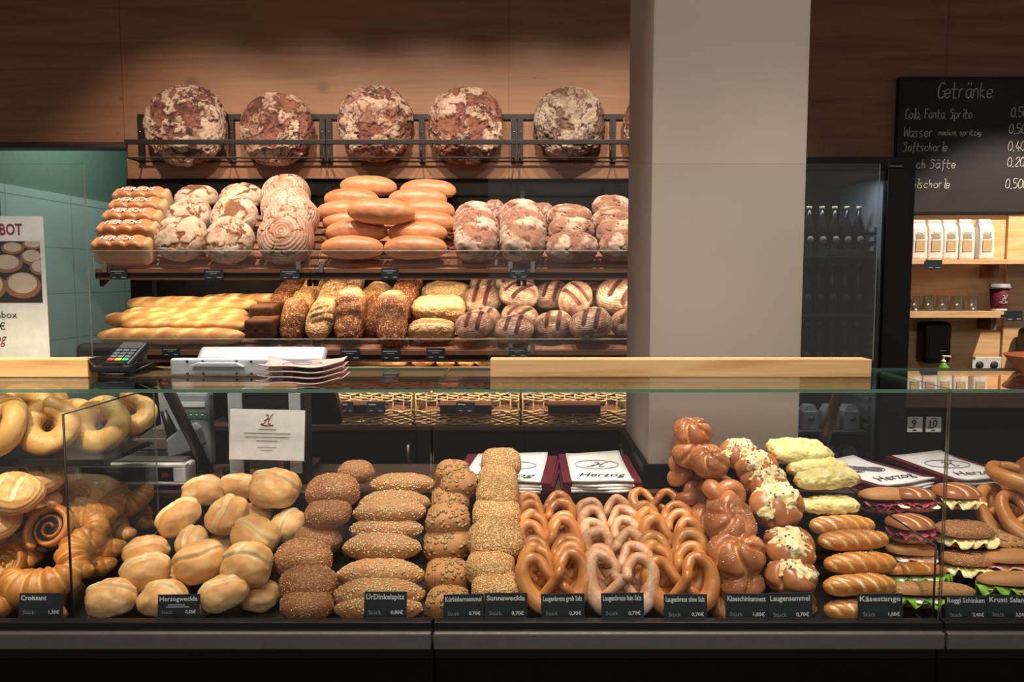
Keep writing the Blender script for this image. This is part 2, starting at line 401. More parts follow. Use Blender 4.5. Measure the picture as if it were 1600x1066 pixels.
def vor_edge(U, n, seed, warp=0.25):
    """distance to the borders of a random cell pattern on the dough"""
    rs = np.random.RandomState(seed + 50); C = rs.randn(n*2, 3); C /= np.linalg.norm(C, axis=1)[:, None]; C = C[np.argsort(-C[:, 2])][:n]
    Q = U / np.linalg.norm(U, axis=1)[:, None]; Q = Q + warp*2*np.stack([fbm(Q, 2.2, seed + k, 4, .6) for k in (1, 5, 9)], 1)
    D = np.sort(np.linalg.norm(Q[:, None, :] - C[None], axis=2), axis=1); return D[:, 1] - D[:, 0]
class Dough:
    def __init__(s, n, a, b, c, e=2.0, flat=0.55, seed=0):
        D, s.F = cube_sphere(n); pn = (np.abs(D)**e).sum(1)**(1/e); U = D / pn[:, None]
        s.U = U; s.P = U * np.array([a, b, c]); g = np.sign(U) * np.abs(U)**(e-1) / np.array([a, b, c])
        s.N = g / np.linalg.norm(g, axis=1)[:, None]
        neg = s.P[:, 2] < 0; s.P[neg, 2] *= flat
        s.dim = (a, b, c); s.seed = seed; s.bake = sst(U[:, 2], -0.7, 0.75); s.flour = np.zeros(len(U))
    def push(s, d): s.P = s.P + s.N * np.asarray(d)[:, None]
    def lump(s, amp, freq, oct=2, k=0): s.push(amp * 2 * fbm(s.U * s.dim, freq, s.seed + k, oct))
    def mesh(s, name): return to_mesh(name, s.P, s.F, s.bake, s.flour)
def to_mesh(name, P, F, bake=None, flour=None, extra=None):
    me = bpy.data.meshes.new(name)
    if isinstance(F, np.ndarray): F = F.tolist()
    me.from_pydata(np.asarray(P).tolist(), [], F)
    me.polygons.foreach_set('use_smooth', [True] * len(me.polygons))
    for nm, v in (('bake', bake), ('flour', flour)) + tuple((extra or {}).items()):
        if v is not None:
            at_ = me.attributes.new(nm, 'FLOAT', 'POINT'); at_.data.foreach_set('value', np.asarray(v, np.float32))
    me.update(); return me
def tube_np(path, r, n=16, closed=False, up=(0,0,1), squash=1.0):
    """path (N,3), radii; returns P, F, angle, t — angle 0 points along 'up'"""
    path = np.asarray(path, float); N = len(path); r = np.broadcast_to(r, (N,)).astype(float)
    if closed: T = np.roll(path, -1, 0) - np.roll(path, 1, 0)
    else: T = np.gradient(path, axis=0)
    T /= np.linalg.norm(T, axis=1)[:, None]; upv = np.array(up, float)
    S = np.cross(T, upv); S /= np.linalg.norm(S, axis=1)[:, None] + 1e-9; Nn = np.cross(S, T)
    an = np.arange(n) * 2 * math.pi / n
    P = path[:, None, :] + r[:, None, None] * (np.cos(an)[None, :, None] * Nn[:, None, :] * squash + np.sin(an)[None, :, None] * S[:, None, :])
    F = []
    for i in range(N if closed else N-1):
        j = (i+1) % N
        for k in range(n): F.append([i*n+k, j*n+k, j*n+(k+1)%n, i*n+(k+1)%n])
    P = P.reshape(-1, 3); A = np.tile(an, N); Tt = np.repeat(np.linspace(0, 1, N), n)
    if not closed:
        P = np.vstack([P, path[0] - T[0]*r[0]*0.5, path[-1] + T[-1]*r[-1]*0.5]); a, b = len(P)-2, len(P)-1
        for k in range(n): F.append([a, k, (k+1)%n]); F.append([b, (N-1)*n+(k+1)%n, (N-1)*n+k])
        A = np.append(A, [math.pi/2]*2); Tt = np.append(Tt, [0, 1])
    return P, F, A, Tt
def seeds_on(P, F, count, size, mask, seed=0, lift=0.3, jitter=0.35):
    """flattened little grains scattered on a surface; one mesh"""
    rs = np.random.RandomState(seed); F = np.asarray([f[:4] if len(f) > 3 else list(f) + [f[-1]] for f in (F.tolist() if isinstance(F, np.ndarray) else F)])
    C = P[F].mean(1); nv = np.cross(P[F[:,2]] - P[F[:,0]], P[F[:,3]] - P[F[:,1]]); ar = np.linalg.norm(nv, axis=1) + 1e-12; nv = nv / ar[:, None]
    wgt = ar * mask(C, nv); wgt /= wgt.sum(); pick = rs.choice(len(F), count, p=wgt)
    mb = MB(); base = [(1,0,0),(-1,0,0),(0,1,0),(0,-1,0),(0,0,1),(0.45,0.75,0.3),(-0.45,-0.75,0.3),(0,0,-1)]
    ring = [(math.cos(a)*(1 if abs(math.cos(a))<.9 else 1), math.sin(a), 0) for a in [k*math.pi/3 for k in range(6)]]
    fs = [(k, (k+1)%6, 6) for k in range(6)] + [((k+1)%6, k, 7) for k in range(6)]
    for f in pick:
        u = rs.rand(4); c = C[f] + (P[F[f,0]] - C[f]) * (u[0]-.5) + (P[F[f,1]] - C[f]) * (u[1]-.5)
        n = Vector(nv[f]); n = (n + Vector(rs.randn(3)) * 0.12).normalized()
        q = n.to_track_quat('Z', 'Y').to_matrix().to_4x4() @ Matrix.Rotation(rs.rand()*6.28, 4, 'Z')
        k = 1 + jitter * (rs.rand() - .5); a, b, h = (x * k for x in size)
        m = Matrix.Translation(Vector(c) + n * h * lift) @ q
        mb.add([(x*a, y*b, 0) for x, y, z in ring] + [(0,0,h), (0,0,-h)], fs, 0, True, m)
    return mb.mesh('seeds')
top_mask = lambda lo=-0.2: (lambda C, n: np.clip((n[:,2] - lo), 0.0, 1) ** 0.7 * (C[:,2] > -0.004) + 1e-9)

# ---- crust materials
M['rye_crust'] = crust('rye_crust', [(0.0,'#2c1812'),(0.4,'#5a3428'),(0.8,'#7c5242'),(1,'#926a58')], '#ab9684', 0.8, 26, 0.7, 0.1, 0.8, 130, 40, 1.5, coarse=0.7, fsoft=(0.15,0.95), fmax=.85)
M['rye_dark'] = crust('rye_crust_dark', [(0.0,'#271a15'),(0.45,'#4a3329'),(0.8,'#66503f'),(1,'#7a6552')], '#94887a', 0.8, 26, 0.7, 0.1, 0.8, 130, 40, 1.5, coarse=0.7, fsoft=(0.15,0.95), fmax=.85)
M['floury'] = crust('floury_crust', [(0.0,'#5e3a26'),(0.5,'#8c5f43'),(1,'#a97f60')], '#d2bba4', 0.85, 24, 0.5, 0.1, 0.8, 110, 60, 1.4, fsoft=(0.15,0.9))
M['ringed'] = crust('ringed_crust', [(0.0,'#6e432f'),(0.5,'#9a6850'),(1,'#ad7d64')], '#d6c0ab', 0.8, 24, 0.4, 0.12, 0.7, 110, 65, 1.3, fsoft=(0.1,1.0))
M['longloaf'] = crust('golden_brown_crust', [(0.0,'#d6ab7c'),(0.45,'#cc946a'),(0.8,'#bb7c54'),(1,'#a26643')], '#e8c79a', 0.42, 12, 0.35, 0.12, 0.25, 70, 14, 0.5, speck=('#6b3a1e', 95, 0.27, 'dots'), spec=0.45)
M['ryeoblong'] = crust('brown_rye_crust', [(0.0,'#5e3a2e'),(0.5,'#8f6250'),(1,'#a67c6a')], '#cdb5a4', 0.8, 24, 0.55, 0.12, 0.8, 110, 55, 1.7, fsoft=(0.25,0.85), fmax=.85)
M['baguette'] = crust('baguette_crust', [(0.0,'#efdcb0'),(0.35,'#ddb67a'),(0.7,'#c18b52'),(1,'#9c683a')], '#f0dcb0', 0.5, 20, 0.3, 0.1, 0.3, 90, 20, 0.5, spec=0.4)
M['toast'] = crust('toast_crust', [(0.0,'#f0e2c8'),(0.25,'#e0b98c'),(0.6,'#cd9265'),(1,'#bb7c4e')], '#f0dcc0', 0.25, 14, 0.2, 0.06, 0.1, 60, spec=0.6)
M['darkseed'] = crust('dark_seed_crust', [(0.0,'#4a2a1c'),(0.6,'#6b3d29'),(1,'#7c4c35')], '#caa070', 0.7, 20, 0.3, 0.1, 0.8, 90, cells=(150, [(0.0,'#5a3020'),(0.45,'#8a5636'),(0.75,'#b9854f'),(1,'#d9b27a')], 0.85))
M['lightseed'] = crust('light_seed_crust', [(0.0,'#8a5a34'),(0.6,'#a97446'),(1,'#bd8a58')], '#e0c9a0', 0.65, 20, 0.3, 0.1, 0.7, 90, cells=(150, [(0.0,'#a06b3c'),(0.4,'#cfa265'),(0.75,'#e2c48c'),(1,'#efdcb0')], 0.85))
M['oatcrust'] = crust('oat_crust', [(0.0,'#8f5f3c'),(0.5,'#b98a5c'),(1,'#cda778')], '#d5c0a0', 0.8, 20, 0.4, 0.1, 0.8, 90, 30, 1.0, cells=(120, [(0.0,'#a9784c'),(0.5,'#d8bb8a'),(1,'#eedcb8')], 0.75))
M['darkslab'] = crust('dark_rye_slab', [(0.0,'#3a2015'),(0.5,'#54301f'),(1,'#7a4c30')], '#b98d66', 0.7, 40, 0.4, 0.1, 0.5, 160)
M['striped'] = crust('striped_crust', [(0.0,'#4a2a22'),(0.45,'#7c5042'),(1,'#96695a')], '#d9c5b0', 0.8, 24, 0.4, 0.1, 0.7, 110, 65, 1.3, fsoft=(0.1,1.05))
M['whiteroll'] = crust('white_roll_crust', [(0.0,'#f2e0ba'),(0.3,'#e8c48c'),(0.65,'#d9a162'),(1,'#c17f42')], '#f4e4c4', 0.5, 14, 0.30, 0.16, 0.22, 85, 12, 0.25, spec=0.38)
M['spelt'] = crust('spelt_crust', [(0.0,'#d6ac78'),(0.45,'#bf8a56'),(1,'#a56f42')], '#e8cfa5', 0.6, 20, 0.3, 0.16, 0.35, 110, 25, 0.5)
M['brownroll'] = crust('brown_roll_crust', [(0.0,'#b98256'),(0.5,'#9a613c'),(1,'#7f4a2d')], '#d9b48a', 0.6, 20, 0.3, 0.12, 0.35, 110, cells=(330, [(0.0,'#8c5432'),(0.6,'#b57f50'),(1,'#d2a672')], 0.6))
M['sesame_crust'] = crust('sesame_crust', [(0.0,'#c9955c'),(0.5,'#b47a45'),(1,'#9c6436')], '#e8cfa5', 0.6, 20, 0.3, 0.12, 0.35, 110, cells=(300, [(0.0,'#b57f45'),(0.4,'#d6ad6e'),(1,'#ecd29c')], 0.8))
M['pretzel'] = crust('pretzel_crust', [(0.0,'#f3dfb8'),(0.25,'#e6b274'),(0.6,'#cf8a48'),(1,'#ad6632')], '#f2e0bd', 0.3, 16, 0.28, 0.14, 0.15, 80, 20, 0.5, spec=0.5)
M['pretzel_fine'] = crust('pretzel_crust_fine_salt', [(0.0,'#f3dcae'),(0.25,'#e8ba88'),(0.6,'#d89e6e'),(1,'#bd7f54')], '#ead6c8', 0.45, 16, 0.28, 0.14, 0.35, 160, 50, 1.3, spec=0.45)
M['lye'] = crust('lye_crust', [(0.0,'#efd0a0'),(0.25,'#d69b64'),(0.6,'#b87446'),(1,'#955531')], '#f0dcb8', 0.28, 14, 0.25, 0.14, 0.12, 80, 20, 0.4, spec=0.5)
M['stick'] = crust('lye_stick_crust', [(0.0,'#f2d8aa'),(0.25,'#e4ac66'),(0.6,'#cf8840'),(1,'#b0682a')], '#f6e6c4', 0.3, 14, 0.25, 0.12, 0.15, 80, 40, 0.5, speck=('#5c3418', 120, 0.13, None), spec=0.5)
M['cheese_melt'] = crust('melted_cheese', [(0.0,'#d9b878'),(0.4,'#ead49c'),(1,'#f2e4bc')], '#f6ecd0', 0.5, 40, 0.6, 0.05, 0.8, 120, 40, 0.6)
M['cheese_yellow'] = crust('yellow_cheese_coat', [(0.0,'#d8c274'),(0.5,'#e8d890'),(1,'#f0e5ac')], '#f2eaba', 0.5, 14, 0.5, 0.08, 0.35, 60, 30, 0.6)
M['croissant'] = crust('croissant_crust', [(0.0,'#e8bd80'),(0.4,'#cf9048'),(0.75,'#b26c2c'),(1,'#8c4c1c')], '#efd2a0', 0.38, 26, 0.35, 0.12, 0.3, 110, spec=0.45)
M['ringbread'] = crust('ring_bread_crust', [(0.0,'#eed6a0'),(0.4,'#e3bb76'),(0.8,'#d09c54'),(1,'#b67e3c')], '#f0dca8', 0.45, 14, 0.3, 0.12, 0.25, 90, speck=('#4a3a24', 210, 0.22, 'dots'), spec=0.4)
M['poppy'] = plain('poppy_filling', '#2b2621', 0.8, 0.2, nscale=300, namt=0.6, bump=0.6)
M['seed_pale'] = plain('pale_seed', '#d9b982', 0.6, 0.3, nscale=120, namt=0.25)
M['seed_oat'] = plain('oat_flake', '#d4b88c', 0.7, 0.3, nscale=120, namt=0.2)
M['seed_pumpkin'] = plain('pumpkin_seed', '#a98a55', 0.5, 0.35, nscale=120, namt=0.3)
M['salt'] = plain('salt_grain', '#f2ede4', 0.4, 0.5)
M['ham'] = plain('ham_bit', '#8f523c', 0.5, 0.4, nscale=120, namt=0.3)
M['salami'] = plain('salami', '#a43a4c', 0.45, 0.4, nscale=180, namt=0.45)
M['boiledham'] = plain('boiled_ham', '#d9a091', 0.4, 0.4, nscale=60, namt=0.12)
M['gouda'] = plain('cheese_slice', '#ecdfa0', 0.4, 0.4, nscale=30, namt=0.05)
M['egg'] = plain('egg_white', '#f0ede0', 0.4, 0.4)
M['lettuce'] = plain('lettuce', '#86b23a', 0.45, 0.35, nscale=50, namt=0.35, bump=0.2)
M['tomato'] = plain('tomato_slice', '#b8301f', 0.35, 0.45)

# ---- dough shapes (each returns (mesh, material, [(part, mesh, material, kind)]))
def big_rye(seed, mat='rye_crust', amt=0.5, a=0.205, c=0.082):
    d = Dough(64, a, a, c, 2.25, 0.3, seed); d.lump(0.006, 9, 2)
    n = fbm(d.U * d.dim, 15, seed, 5, 0.6); plate = sst(n, -0.10 + (0.5-amt)*.5, 0.05 + (0.5-amt)*.5)
    edge = np.maximum(gauss(n + 0.02 - (0.5-amt)*.5, 0.03), .9*gauss(vor_edge(d.U, 22, seed, .4), .035))
    d.push(0.007 * plate - 0.004 * edge); d.push(0.0045 * 2 * fbm(d.U*d.dim, 60, seed+5, 3, 0.6))
    d.bake = np.clip(0.55 - 0.5 * edge + 0.2 * fbm(d.U, 5, seed+2), 0, 1); d.flour = (.18 + .62*plate) * np.clip(0.75 + 0.9 * fbm(d.U*d.dim, 14, seed+9, 3), 0, 1) * sst(d.U[:,2], -0.35, 0.1) * (1 - .8*edge)
    return d.mesh('round_rye_loaf'), mat, []
def floury_round(seed, a=0.118, b=0.118, c=0.085):
    d = Dough(34, a, b, c, 2.3, 0.5, seed); d.lump(0.004, 14)
    n = np.abs(fbm(d.U * d.dim, 16, seed, 3, 0.5)); topm = sst(d.U[:,2], 0.25, 0.8)
    crack = gauss(vor_edge(d.U, 11, seed), 0.045 + .10*sst(fbm(d.U, 1.6, seed+6, 2), 0, .3)) * topm; d.push(-0.005 * crack + 0.0015 * 2 * fbm(d.U*d.dim, 70, seed, 2))
    d.bake = 0.45 - 0.4*crack + 0.1*topm; d.flour = np.clip((0.80 - .9*crack)*(.9+.7*fbm(d.U*d.dim, 30, seed+2, 3)), 0, 1) * sst(d.U[:,2], -0.6, -0.2)
    return d.mesh('floury_loaf'), 'floury', []
def ringed_round(seed, a=0.125, c=0.095, n_rings=24, b=None):
    d = Dough(56, a, b or a, c, 2.35, 0.55, seed); d.lump(0.004, 10)
    ph = np.arccos(np.clip(d.U[:,2] / np.linalg.norm(d.U, axis=1), -1, 1)); rg = 0.5 + 0.5*np.cos(ph * n_rings * 2 + 3*fbm(d.U, 2.5, seed, 2))
    crack = gauss(vor_edge(d.U, 9, seed), 0.03) * sst(d.U[:,2], 0.3, 0.8)
    d.push(0.0022 * rg - 0.006*crack); d.bake = 0.55 - 0.5*crack; d.flour = np.clip((0.38 + 0.40*rg) * sst(d.U[:,2], -0.3, 0.3)*(.8+.8*fbm(d.U, 3, seed+8, 2)) - crack, 0, 1)
    return d.mesh('ringed_loaf'), 'ringed', []
def long_loaf(seed, a=0.150, b=0.062, c=0.062):
    d = Dough(30, a, b, c, 2.3, 0.75, seed); d.lump(0.003, 9); d.push(0.001*2*fbm(d.U*d.dim, 50, seed, 2))
    y = d.P[:,1]; dots = np.clip(gauss(y - 0.022, 0.006) + gauss(y + 0.012, 0.006), 0, 1) * (d.U[:,2] > 0) * sst(0.8-np.abs(d.U[:,0]), 0, .1)
    me = to_mesh('long_loaf', d.P, d.F, 0.25 + 0.6*d.bake + 0.25*fbm(d.U, 3, seed), d.flour, {'dots': dots}); return me, 'longloaf', []
def rye_oblong(seed, a=0.115, b=0.08, c=0.072):
    d = Dough(32, a, b, c, 2.3, 0.75, seed); d.lump(0.005, 12)
    crack = gauss(vor_edge(d.U, 16, seed, .35), 0.05)*sst(d.U[:,2], -0.4, 0.3)*sst(fbm(d.U, 1.8, seed+4, 2), -.15, .2)
    d.push(-0.007*crack + 0.0022*2*fbm(d.U*d.dim, 60, seed, 3)); d.bake = 0.6 - 0.75*crack; d.flour = np.clip((0.5 + 1.3*fbm(d.U*d.dim, 22, seed+3, 4))*(1-.9*crack), 0, 1)*sst(d.U[:,2], -0.5, 0.2)
    return d.mesh('oblong_rye_loaf'), 'ryeoblong', []
def baguette(seed, L=0.62, r=0.042):
    N = 90; t = np.linspace(-1, 1, N); rs = np.random.RandomState(seed); bend = 0.008*rs.randn()
    path = np.stack([t*L/2, bend*np.cos(t*1.6), 0*t], 1); rad = r*np.clip(1-np.abs(t)**7, 0, 1)**0.5*(1+0.05*np.sin(t*9+seed)); rad = np.maximum(rad, 0.006)
    P, F, A, T = tube_np(path, rad, 26, squash=0.85)
    x = np.append(np.repeat(t, 26), [-1, 1]); ph = (x*3.0 + ((A + math.pi) % (2*math.pi) - math.pi)/6.28*2.6 + seed*.3) % 1.0
    cut = gauss(np.minimum(ph, 1-ph), 0.16); topm = sst(np.cos(A), -0.5, 0.4)
    ax = path[np.clip((T*(N-1)).round().astype(int), 0, N-1)]
    P = ax + (P-ax)*(1 + (0.10*(ph-.5) - 0.10*gauss(np.minimum(ph,1-ph), 0.05))[:,None]*topm[:,None]*(np.abs(x)<.93)[:,None])
    bake = 0.70 - 0.5*cut*topm + 0.12*topm - 0.3*(1-topm) + .25*fbm(P, 25, seed, 3)
    return to_mesh('baguette', P, F, bake, 0*bake), 'baguette', []
def toast_loaf(seed, L=0.30, W=0.10, Hh=0.115):
    d = Dough(30, L/2, W/2, Hh/2, 5.0, 1.0, seed); x = d.U[:,0]; topm = sst(d.U[:,2], 0.3, 0.9)
    d.P[:,2] += topm*0.016*np.abs(np.cos(x*math.pi*2))**0.6; d.P[:,1] *= 1 + 0.05*sst(d.U[:,2], 0.2, 1)
    d.bake = 0.12 + 0.6*sst(d.U[:,2], 0.1, 0.8)*(1 - 0.7*sst(np.abs(x), 0.75, 0.95)) + 0.35*sst(-d.U[:,1], .6, 1)*sst(.75-np.abs(x), -.1, .1)
    mb = MB(); text(mb, 'HERZOG', 0.052, -0.01, -0.02, 0, bold=0.0012, fit=0.17)
    for v in range(len(mb.v)):
        a_, _, b_ = mb.v[v]; mb.v[v] = (a_, b_, Hh/2 + 0.0165)
    return d.mesh('toast_loaf'), 'toast', [('lettering', mb.mesh('lettering'), 'white_ink', None)]
def box_loaf(seed, mat, a=0.12, b=0.055, c=0.05, e=3.6, rough=0.004):
    d = Dough(28, a, b, c, e, 0.9, seed); d.lump(0.004, 12); d.push(rough*2*fbm(d.U*d.dim, 45, seed, 3))
    d.bake = 0.45 + 0.4*d.bake; d.flour = 0.2*d.bake
    return d.mesh('seeded_loaf'), mat, []
def slashed(seed, mat='striped', a=0.105, b=0.075, c=0.065, cuts=3, n_r=9, ang=0.6, wid=0.0085, flour=1.0, e=2.3):
    d = Dough(46, a, b, c, e, 0.7, seed); d.lump(0.003, 12); x, y = d.P[:,0], d.P[:,1]
    u = x*math.cos(ang) + y*math.sin(ang); sp = 1.5*a/max(cuts,1); cut = 0
    for k in range(cuts):
        cx = (k - (cuts-1)/2)*sp*0.9; v = -x*math.sin(ang) + y*math.cos(ang)
        cut = cut + gauss(u - cx*math.cos(ang), wid)*sst(0.95*b - np.abs(v + cx*math.sin(ang)*0), 0, .02)
    cut = np.clip(cut, 0, 1)*sst(d.U[:,2], -0.05, 0.2); ph = np.arctan2(np.hypot(d.U[:,1], d.U[:,0]*.55), d.U[:,2]); rg = 0.5+0.5*np.cos(ph*n_r*4.6 + 4*fbm(d.U, 2.5, seed, 2))
    cut = sst(cut, .25, .6); d.push(-0.008*cut + 0.0008*rg); d.bake = 0.6 - 0.5*cut; d.flour = np.clip((0.34 + 0.42*rg)*flour*(.8+1.2*fbm(d.U, 2.4, seed+5, 3)) - 1.6*cut, 0, 1)*sst(d.U[:,2], -0.4, 0.1)
    return d.mesh('slashed_loaf'), mat, []
def white_roll(seed, a=0.052, b=0.044, c=0.036, mat='whiteroll', n=24):
    d = Dough(n, a, b, c, 2.5, 0.7, seed); d.lump(0.0035, 26); x, y = d.P[:,0], d.P[:,1]; rs = np.random.RandomState(seed)
    topm = sst(d.U[:,2], 0.1, 0.45); off = 0.004*rs.randn()
    yy = y - off - 0.006*np.sin(x*50+seed); side = sst(yy, -0.001, 0.002)
    crease = gauss(yy, 0.0045); c2 = gauss(x - 0.01*rs.randn() - y*0.3, 0.0035)*sst(y, 0.0, 0.008) if seed % 3 else 0*x
    d.push(topm*(0.0038*side*gauss(yy-0.006, 0.010) - 0.0032*crease - 0.003*c2) + .0016*2*fbm(d.U*d.dim, 60, seed+3, 2)); zone = topm*gauss(yy+.012, .010)
    d.bake = np.clip(0.12 + 0.5*d.bake + .16*zone - topm*(0.34*gauss(yy-.003, .005) + 0.3*c2) + 0.35*fbm(d.U, 2.5, seed, 3), 0, 1); d.flour = 0.25*topm*np.clip(crease+c2, 0, 1)
    return d.mesh('white_roll'), mat, []
def seed_roll(seed, a, b, c, mat, n_seeds, size, seedmat, e=2.3, spitz=0.0, lo=-0.2, n=20, name='seeded_roll', lump=0.002):
    d = Dough(n, a, b, c, e, 0.7, seed)
    if spitz: k = 1 - spitz*np.abs(d.U[:,0])**4; d.P[:,1] *= k; d.P[:,2] *= k
    d.lump(lump, 28); d.push(0.0006*2*fbm(d.U*d.dim, 130, seed, 2)); d.bake = 0.2 + 0.6*d.bake; d.flour *= 0
    sd = seeds_on(d.P, d.F, n_seeds, size, top_mask(lo), seed) if n_seeds else None
    return d.mesh(name), mat, ([('seed_topping', sd, seedmat, 'stuff')] if sd else [])
def pretzel(seed, mat, salt, s=0.064):
    K = [(-.50,-.60,.16),(-.30,-.36,.24),(.02,-.06,.36),(.14,.10,.40),(.22,.36,.16),(.44,.64,0),(.74,.66,0),(1.0,.36,0),(1.0,-.08,0),(.82,-.52,0),(.46,-.84,0),(0,-.94,0),
         (-.46,-.84,0),(-.82,-.52,0),(-1.0,-.08,0),(-1.0,.36,0),(-.74,.66,0),(-.44,.64,0),(-.22,.36,.06),(-.14,.10,.1),(0,-.06,.08),(.30,-.36,.2),(.50,-.60,.16)]
    K = np.array(K) + 0.03*np.random.RandomState(seed).randn(len(K), 3)*np.array([1,1,.4]); pts = []
    for i in range(len(K)-1):
        p0, p1, p2, p3 = K[max(i-1,0)], K[i], K[i+1], K[min(i+2,len(K)-1)]
        for q in range(5):
            t = q/5; pts.append(0.5*((2*p1)+(-p0+p2)*t+(2*p0-5*p1+4*p2-p3)*t*t+(-p0+3*p1-3*p2+p3)*t**3))
    pts.append(K[-1]); path = np.array(pts)*s; N = len(path); t = np.linspace(0, 1, N)
    rad = s*(0.165 + 0.165*np.exp(-((t-.5)/.20)**2)); rad[:3] *= [.8, .95, 1]; rad[-3:] *= [1, .95, .8]
    P, F, A, T = tube_np(path, rad, 14); P = P + 0.0012*2*fbm(P, 60, seed, 2)[:,None]*np.array([0,0,1])
    split = gauss((T-.5), .09)*gauss((A-5.4), .45); bake = np.clip(0.3 + 0.5*sst(np.cos(A), -0.7, 0.6) + .35*fbm(P, 22, seed+3, 2), 0, 1)*(1-split); 
    fl = split*0.7 + (0.42*sst(np.cos(A), 0.0, 0.8) if mat == 'pretzel_fine' else 0)
    me = to_mesh('pretzel', P, F, bake, fl)
    kids = [('salt', seeds_on(P, F, salt, (.0013,.0011,.0010), lambda C, n: np.clip(n[:,2],0,1)*(C[:,1] < s*.4)+1e-9, seed), 'salt', 'stuff')] if salt else []
    return me, mat, kids
def knot_geo(seed, s=0.0115, r=0.0185):
    t = np.linspace(0, 2*math.pi, 100, endpoint=False); rs = np.random.RandomState(seed)
    path = np.stack([np.sin(t)+1.75*np.sin(2*t), np.cos(t)-1.75*np.cos(2*t), -0.95*np.sin(3*t)], 1)*s*(1+.04*rs.randn(3))
    P, F, A, T = tube_np(path, r*(1+.08*np.sin(t*2+seed)), 16, closed=True, up=(0.03,0.02,1)); return P, F, A
def knot(seed):
    P, F, A = knot_geo(seed); rr = np.hypot(P[:,0], P[:,1]); bake = np.clip(0.35 + 0.4*sst(P[:,2], -0.02, 0.02) - 0.35*gauss(A-math.pi/2, .35) + .3*fbm(P, 30, seed, 2), 0, 1)
    me = to_mesh('knot_roll', P, F, bake, 0.5*gauss(A-math.pi/2, .22)*(P[:,2] > 0))
    return me, 'lye', [('salt', seeds_on(P, F, 26, (.0013,.0011,.001), lambda C, n: np.clip(n[:,2],0,1)*(C[:,2] > .012)+1e-9, seed), 'salt', 'stuff')]
def kaiser(seed, name='kaiser_roll', a=.045, c=.036, lobes=5, mat='lye', depth=.0075, knob_h=.006):
    d = Dough(34, a, a*.95, c, 2.3, .75, seed); x, y = d.P[:,0], d.P[:,1]; r = np.hypot(x, y); th = np.arctan2(y, x)
    ph = ((th + 1.1*r/a*(1 if seed % 2 else -1))*lobes/(2*math.pi) + seed*.3) % 1; dist = np.minimum(ph, 1-ph)*2*math.pi/lobes*np.maximum(r, .006)
    topm = sst(d.U[:,2], -.05, .3); gr = gauss(dist, .0036)*topm*sst(r, .004, .012)
    d.push(-depth*gr + .005*topm*np.sin(math.pi*ph)**.7*sst(r, .008, .02)); knob = gauss(r, .008)*(d.U[:,2] > 0); d.P[:,2] += knob_h*knob
    d.lump(.0025, 26, 2); d.bake = np.clip(.35 + .4*d.bake - .55*gr + .35*fbm(d.U, 3, seed, 2), 0, 1); d.flour = .55*gr*np.clip(.5+1.5*fbm(d.U, 4, seed+3, 2), 0, 1)
    return d, name, mat
def lye_kaiser(seed):
    d, name, mat = kaiser(seed)
    return d.mesh(name), mat, [('salt', seeds_on(d.P, d.F, 40, (.0012,.001,.001), top_mask(.4), seed), 'salt', 'stuff')]
def nest(seed):
    b_, _, mat = kaiser(seed, 'nest_roll', .046, .032, 4, depth=.009, knob_h=-.004); me = b_.mesh('nest_roll')
    d = Dough(34, .043, .036, .0135, 2.2, .8, seed); n = fbm(d.U*d.dim, 60, seed, 4, .65); d.push(.0055*2*n); d.P[:,2] += .027 - 6.0*(d.P[:,0]**2 + d.P[:,1]**2)
    rag = fbm(d.U*d.dim, 42, seed+4, 3); d.P[:,:2] *= (1 + .55*rag[:,None]); d.bake = .45 + 1.1*n; d.flour = 0*d.bake + .2
    hm = seeds_on(d.P, d.F, 30, (.0028,.0020,.0013), top_mask(0.1), seed+1, .2)
    return me, mat, [('melted_cheese', d.mesh('melted_cheese'), 'cheese_melt', None), ('ham_bits', hm, 'ham', 'stuff')]
def stick(seed, a=0.072, b=0.022, c=0.021):
    d = Dough(28, a, b, c, 2.6, 0.8, seed); d.lump(0.002, 22); x, y = d.P[:,0], d.P[:,1]
    ph = ((x + y*0.9)/0.026 + seed*.37) % 1; cut = gauss(np.minimum(ph,1-ph), .15)*sst(d.U[:,2], 0.0, 0.4)*sst(fbm(d.U*d.dim, 26, seed+7, 2), -.75, -.25)*sst(0.93-np.abs(d.U[:,0]), 0, .06)
    d.push(-0.0022*cut); d.bake = np.clip(0.25+0.5*d.bake - 0.5*cut, 0, 1); d.flour = cut*0.9*np.clip(.6+1.2*fbm(d.U*d.dim, 40, seed, 2), 0, 1)
    return d.mesh('lye_stick'), 'stick', [('salt', seeds_on(d.P, d.F, 30, (.0012,.001,.001), top_mask(.3), seed), 'salt', 'stuff')]
def cheese_stick(seed, a=0.074, b=0.0235, c=0.020):
    d = Dough(22, a, b, c, 2.6, 0.7, seed); d.lump(0.002, 24); d.bake = 0.3+0.4*d.bake; body = d.mesh('cheese_stick')
    q = Dough(34, a*.97, b*1.10, c*1.13, 2.6, 0.35, seed); n = fbm(q.U*q.dim, 55, seed, 4, .6); q.push(0.0022*2*n + 0.0020*np.abs(np.sin(q.P[:,0]*130+8*fbm(q.P, 30, seed)))); q.P[:,2] += 0.001
    q.bake = .5 + 1.0*n; q.flour = .35*sst(n, 0, .3)
    return body, 'stick', [('cheese_coat', q.mesh('cheese_coat'), 'cheese_yellow', None)]
